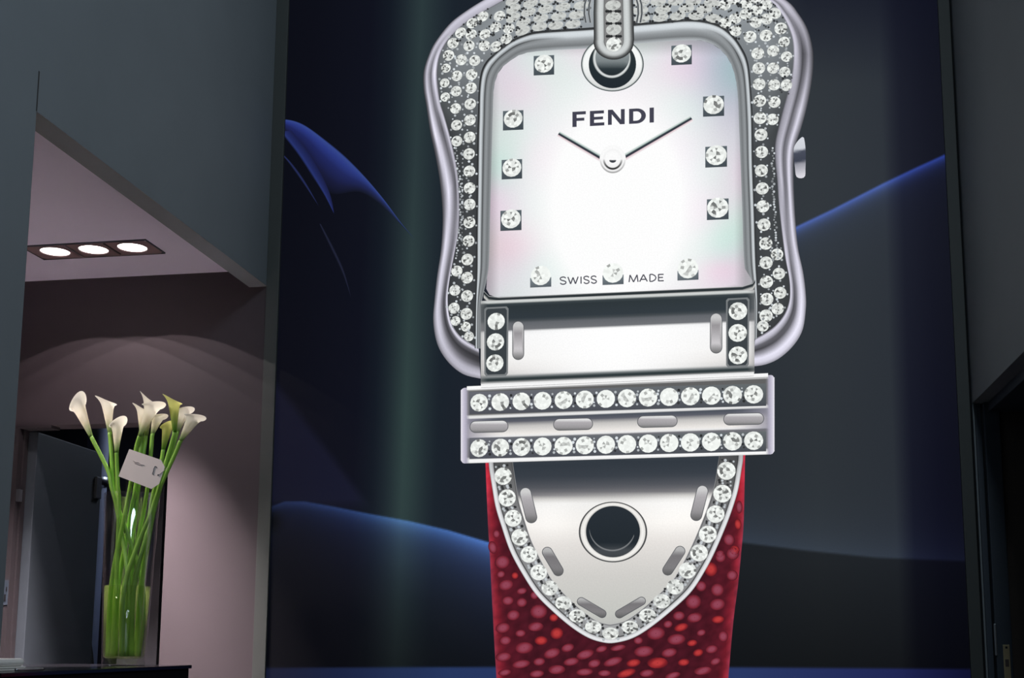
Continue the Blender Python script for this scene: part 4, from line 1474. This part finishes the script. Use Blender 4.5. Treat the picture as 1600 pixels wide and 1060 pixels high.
card_line('ink_mark', [(242.5, 729), (240.5, 732), (239.5, 737), (238, 741), (240, 741.5)], .0011, M_INK)
card_line('ink_mark', [(242.5, 729), (244.5, 730), (245, 732)], .0008, M_INK)
card_line('punched_hole', [(246.4, 742.4), (247.6, 742.8)], .0024, M_BLACK)
card_line('faint_writing', [(208, 720), (212, 723), (216, 723), (220, 726), (225, 727)], .0008, M_FAINT)
card_line('faint_writing', [(210, 724), (216, 726), (222, 728)], .0006, M_FAINT)
card_line('tie_string', [(247.6, 742.6), (256, 736), (262, 731)], .0008, M_FAINT)

# things lying on the counter at the left
nap = tag(empty('folded_napkin', (-2.02, -1.62, ZC)), 'white folded napkin lying at the left end of the black counter', 'napkin')
c_ = on_x(26, 1041, -1.95)
nap.location = (-1.95, c_[1], ZC)
for k, (w_, z_) in enumerate(((.0, .0), (.004, .006))):
    boxes('napkin_fold', [(-.10, .03, -.30 + w_, .0 - w_, z_, z_ + .0055)], paint('white_linen' + str(k), (226, 222, 216), .8, .03, 40, .05), nap, .0024)
boxes('napkin_roll', [(-.06, .028, -.29, -.006, .0115, .033)], paint('white_linen_roll', (240, 236, 230), .8, .03, 40, .05), nap, .009)
pen_a = on_x(30, 1049.6, -1.86)
pen = tag(empty('pen', (-1.87, pen_a[1], ZC)), 'slim silver pen lying on the black counter beside the napkin', 'pen')
tube('pen_barrel', [(0, 0, .0045), (.0, .10, .0045), (0, .13, .0045)], [.0042, .0045, .004], M_STEEL, pen, 10, 10)
tube('pen_tip', [(0, .13, .0045), (0, .145, .0045)], [.004, .0008], M_BLACK, pen, 10, 4)

# store room things seen through the doorway
pp = on_y(150, 760, 0.85)
pipe = tag(empty('standing_pipe', (pp[0], 0.85, 0)), 'blue-grey vertical pipe standing in the dark room behind the open door', 'pipe')
lathe('pipe_shaft', [(0, 0), (.05, 0), (.05, 2.4), (0, 2.4)], M_PIPE, pipe, (0, 0, 0), 24)
zb = on_y(150, 753, 0.85)[2]
lathe('pipe_clamp', [(.05, zb - .02), (.057, zb - .02), (.057, zb + .02), (.05, zb + .02)], M_STEEL, pipe, (0, 0, 0), 24)
pp = on_y(243, 900, 0.35)
zt = on_y(250, 745, 0.35)[2]
post = tag(empty('locker_cabinet', (pp[0], 0.35, 0)), 'narrow grey cabinet edge just inside the doorway, right of the vase', 'cabinet')
boxes('cabinet_body', [(-.16, .022, 0, .4, 0, zt)], M_CABINET, post, .003)
boxes('cabinet_cap', [(-.165, .026, -.004, .404, zt, zt + .02)], M_STEEL, post, .003)
ca = on_y(128, 960, 0.7)
cab = tube('hanging_cable', [(ca[0] - .03, .7, 1.28), (ca[0] + .02, .69, 1.27), (ca[0] + .07, .68, 1.12), (ca[0] + .10, .68, .8), (ca[0] + .10, .68, .4), (ca[0] + .16, .66, .01)],
           [.008, .008], M_BLACK, None, 8, 40)
tag(cab, 'black cable hanging down behind the open door', 'cable')
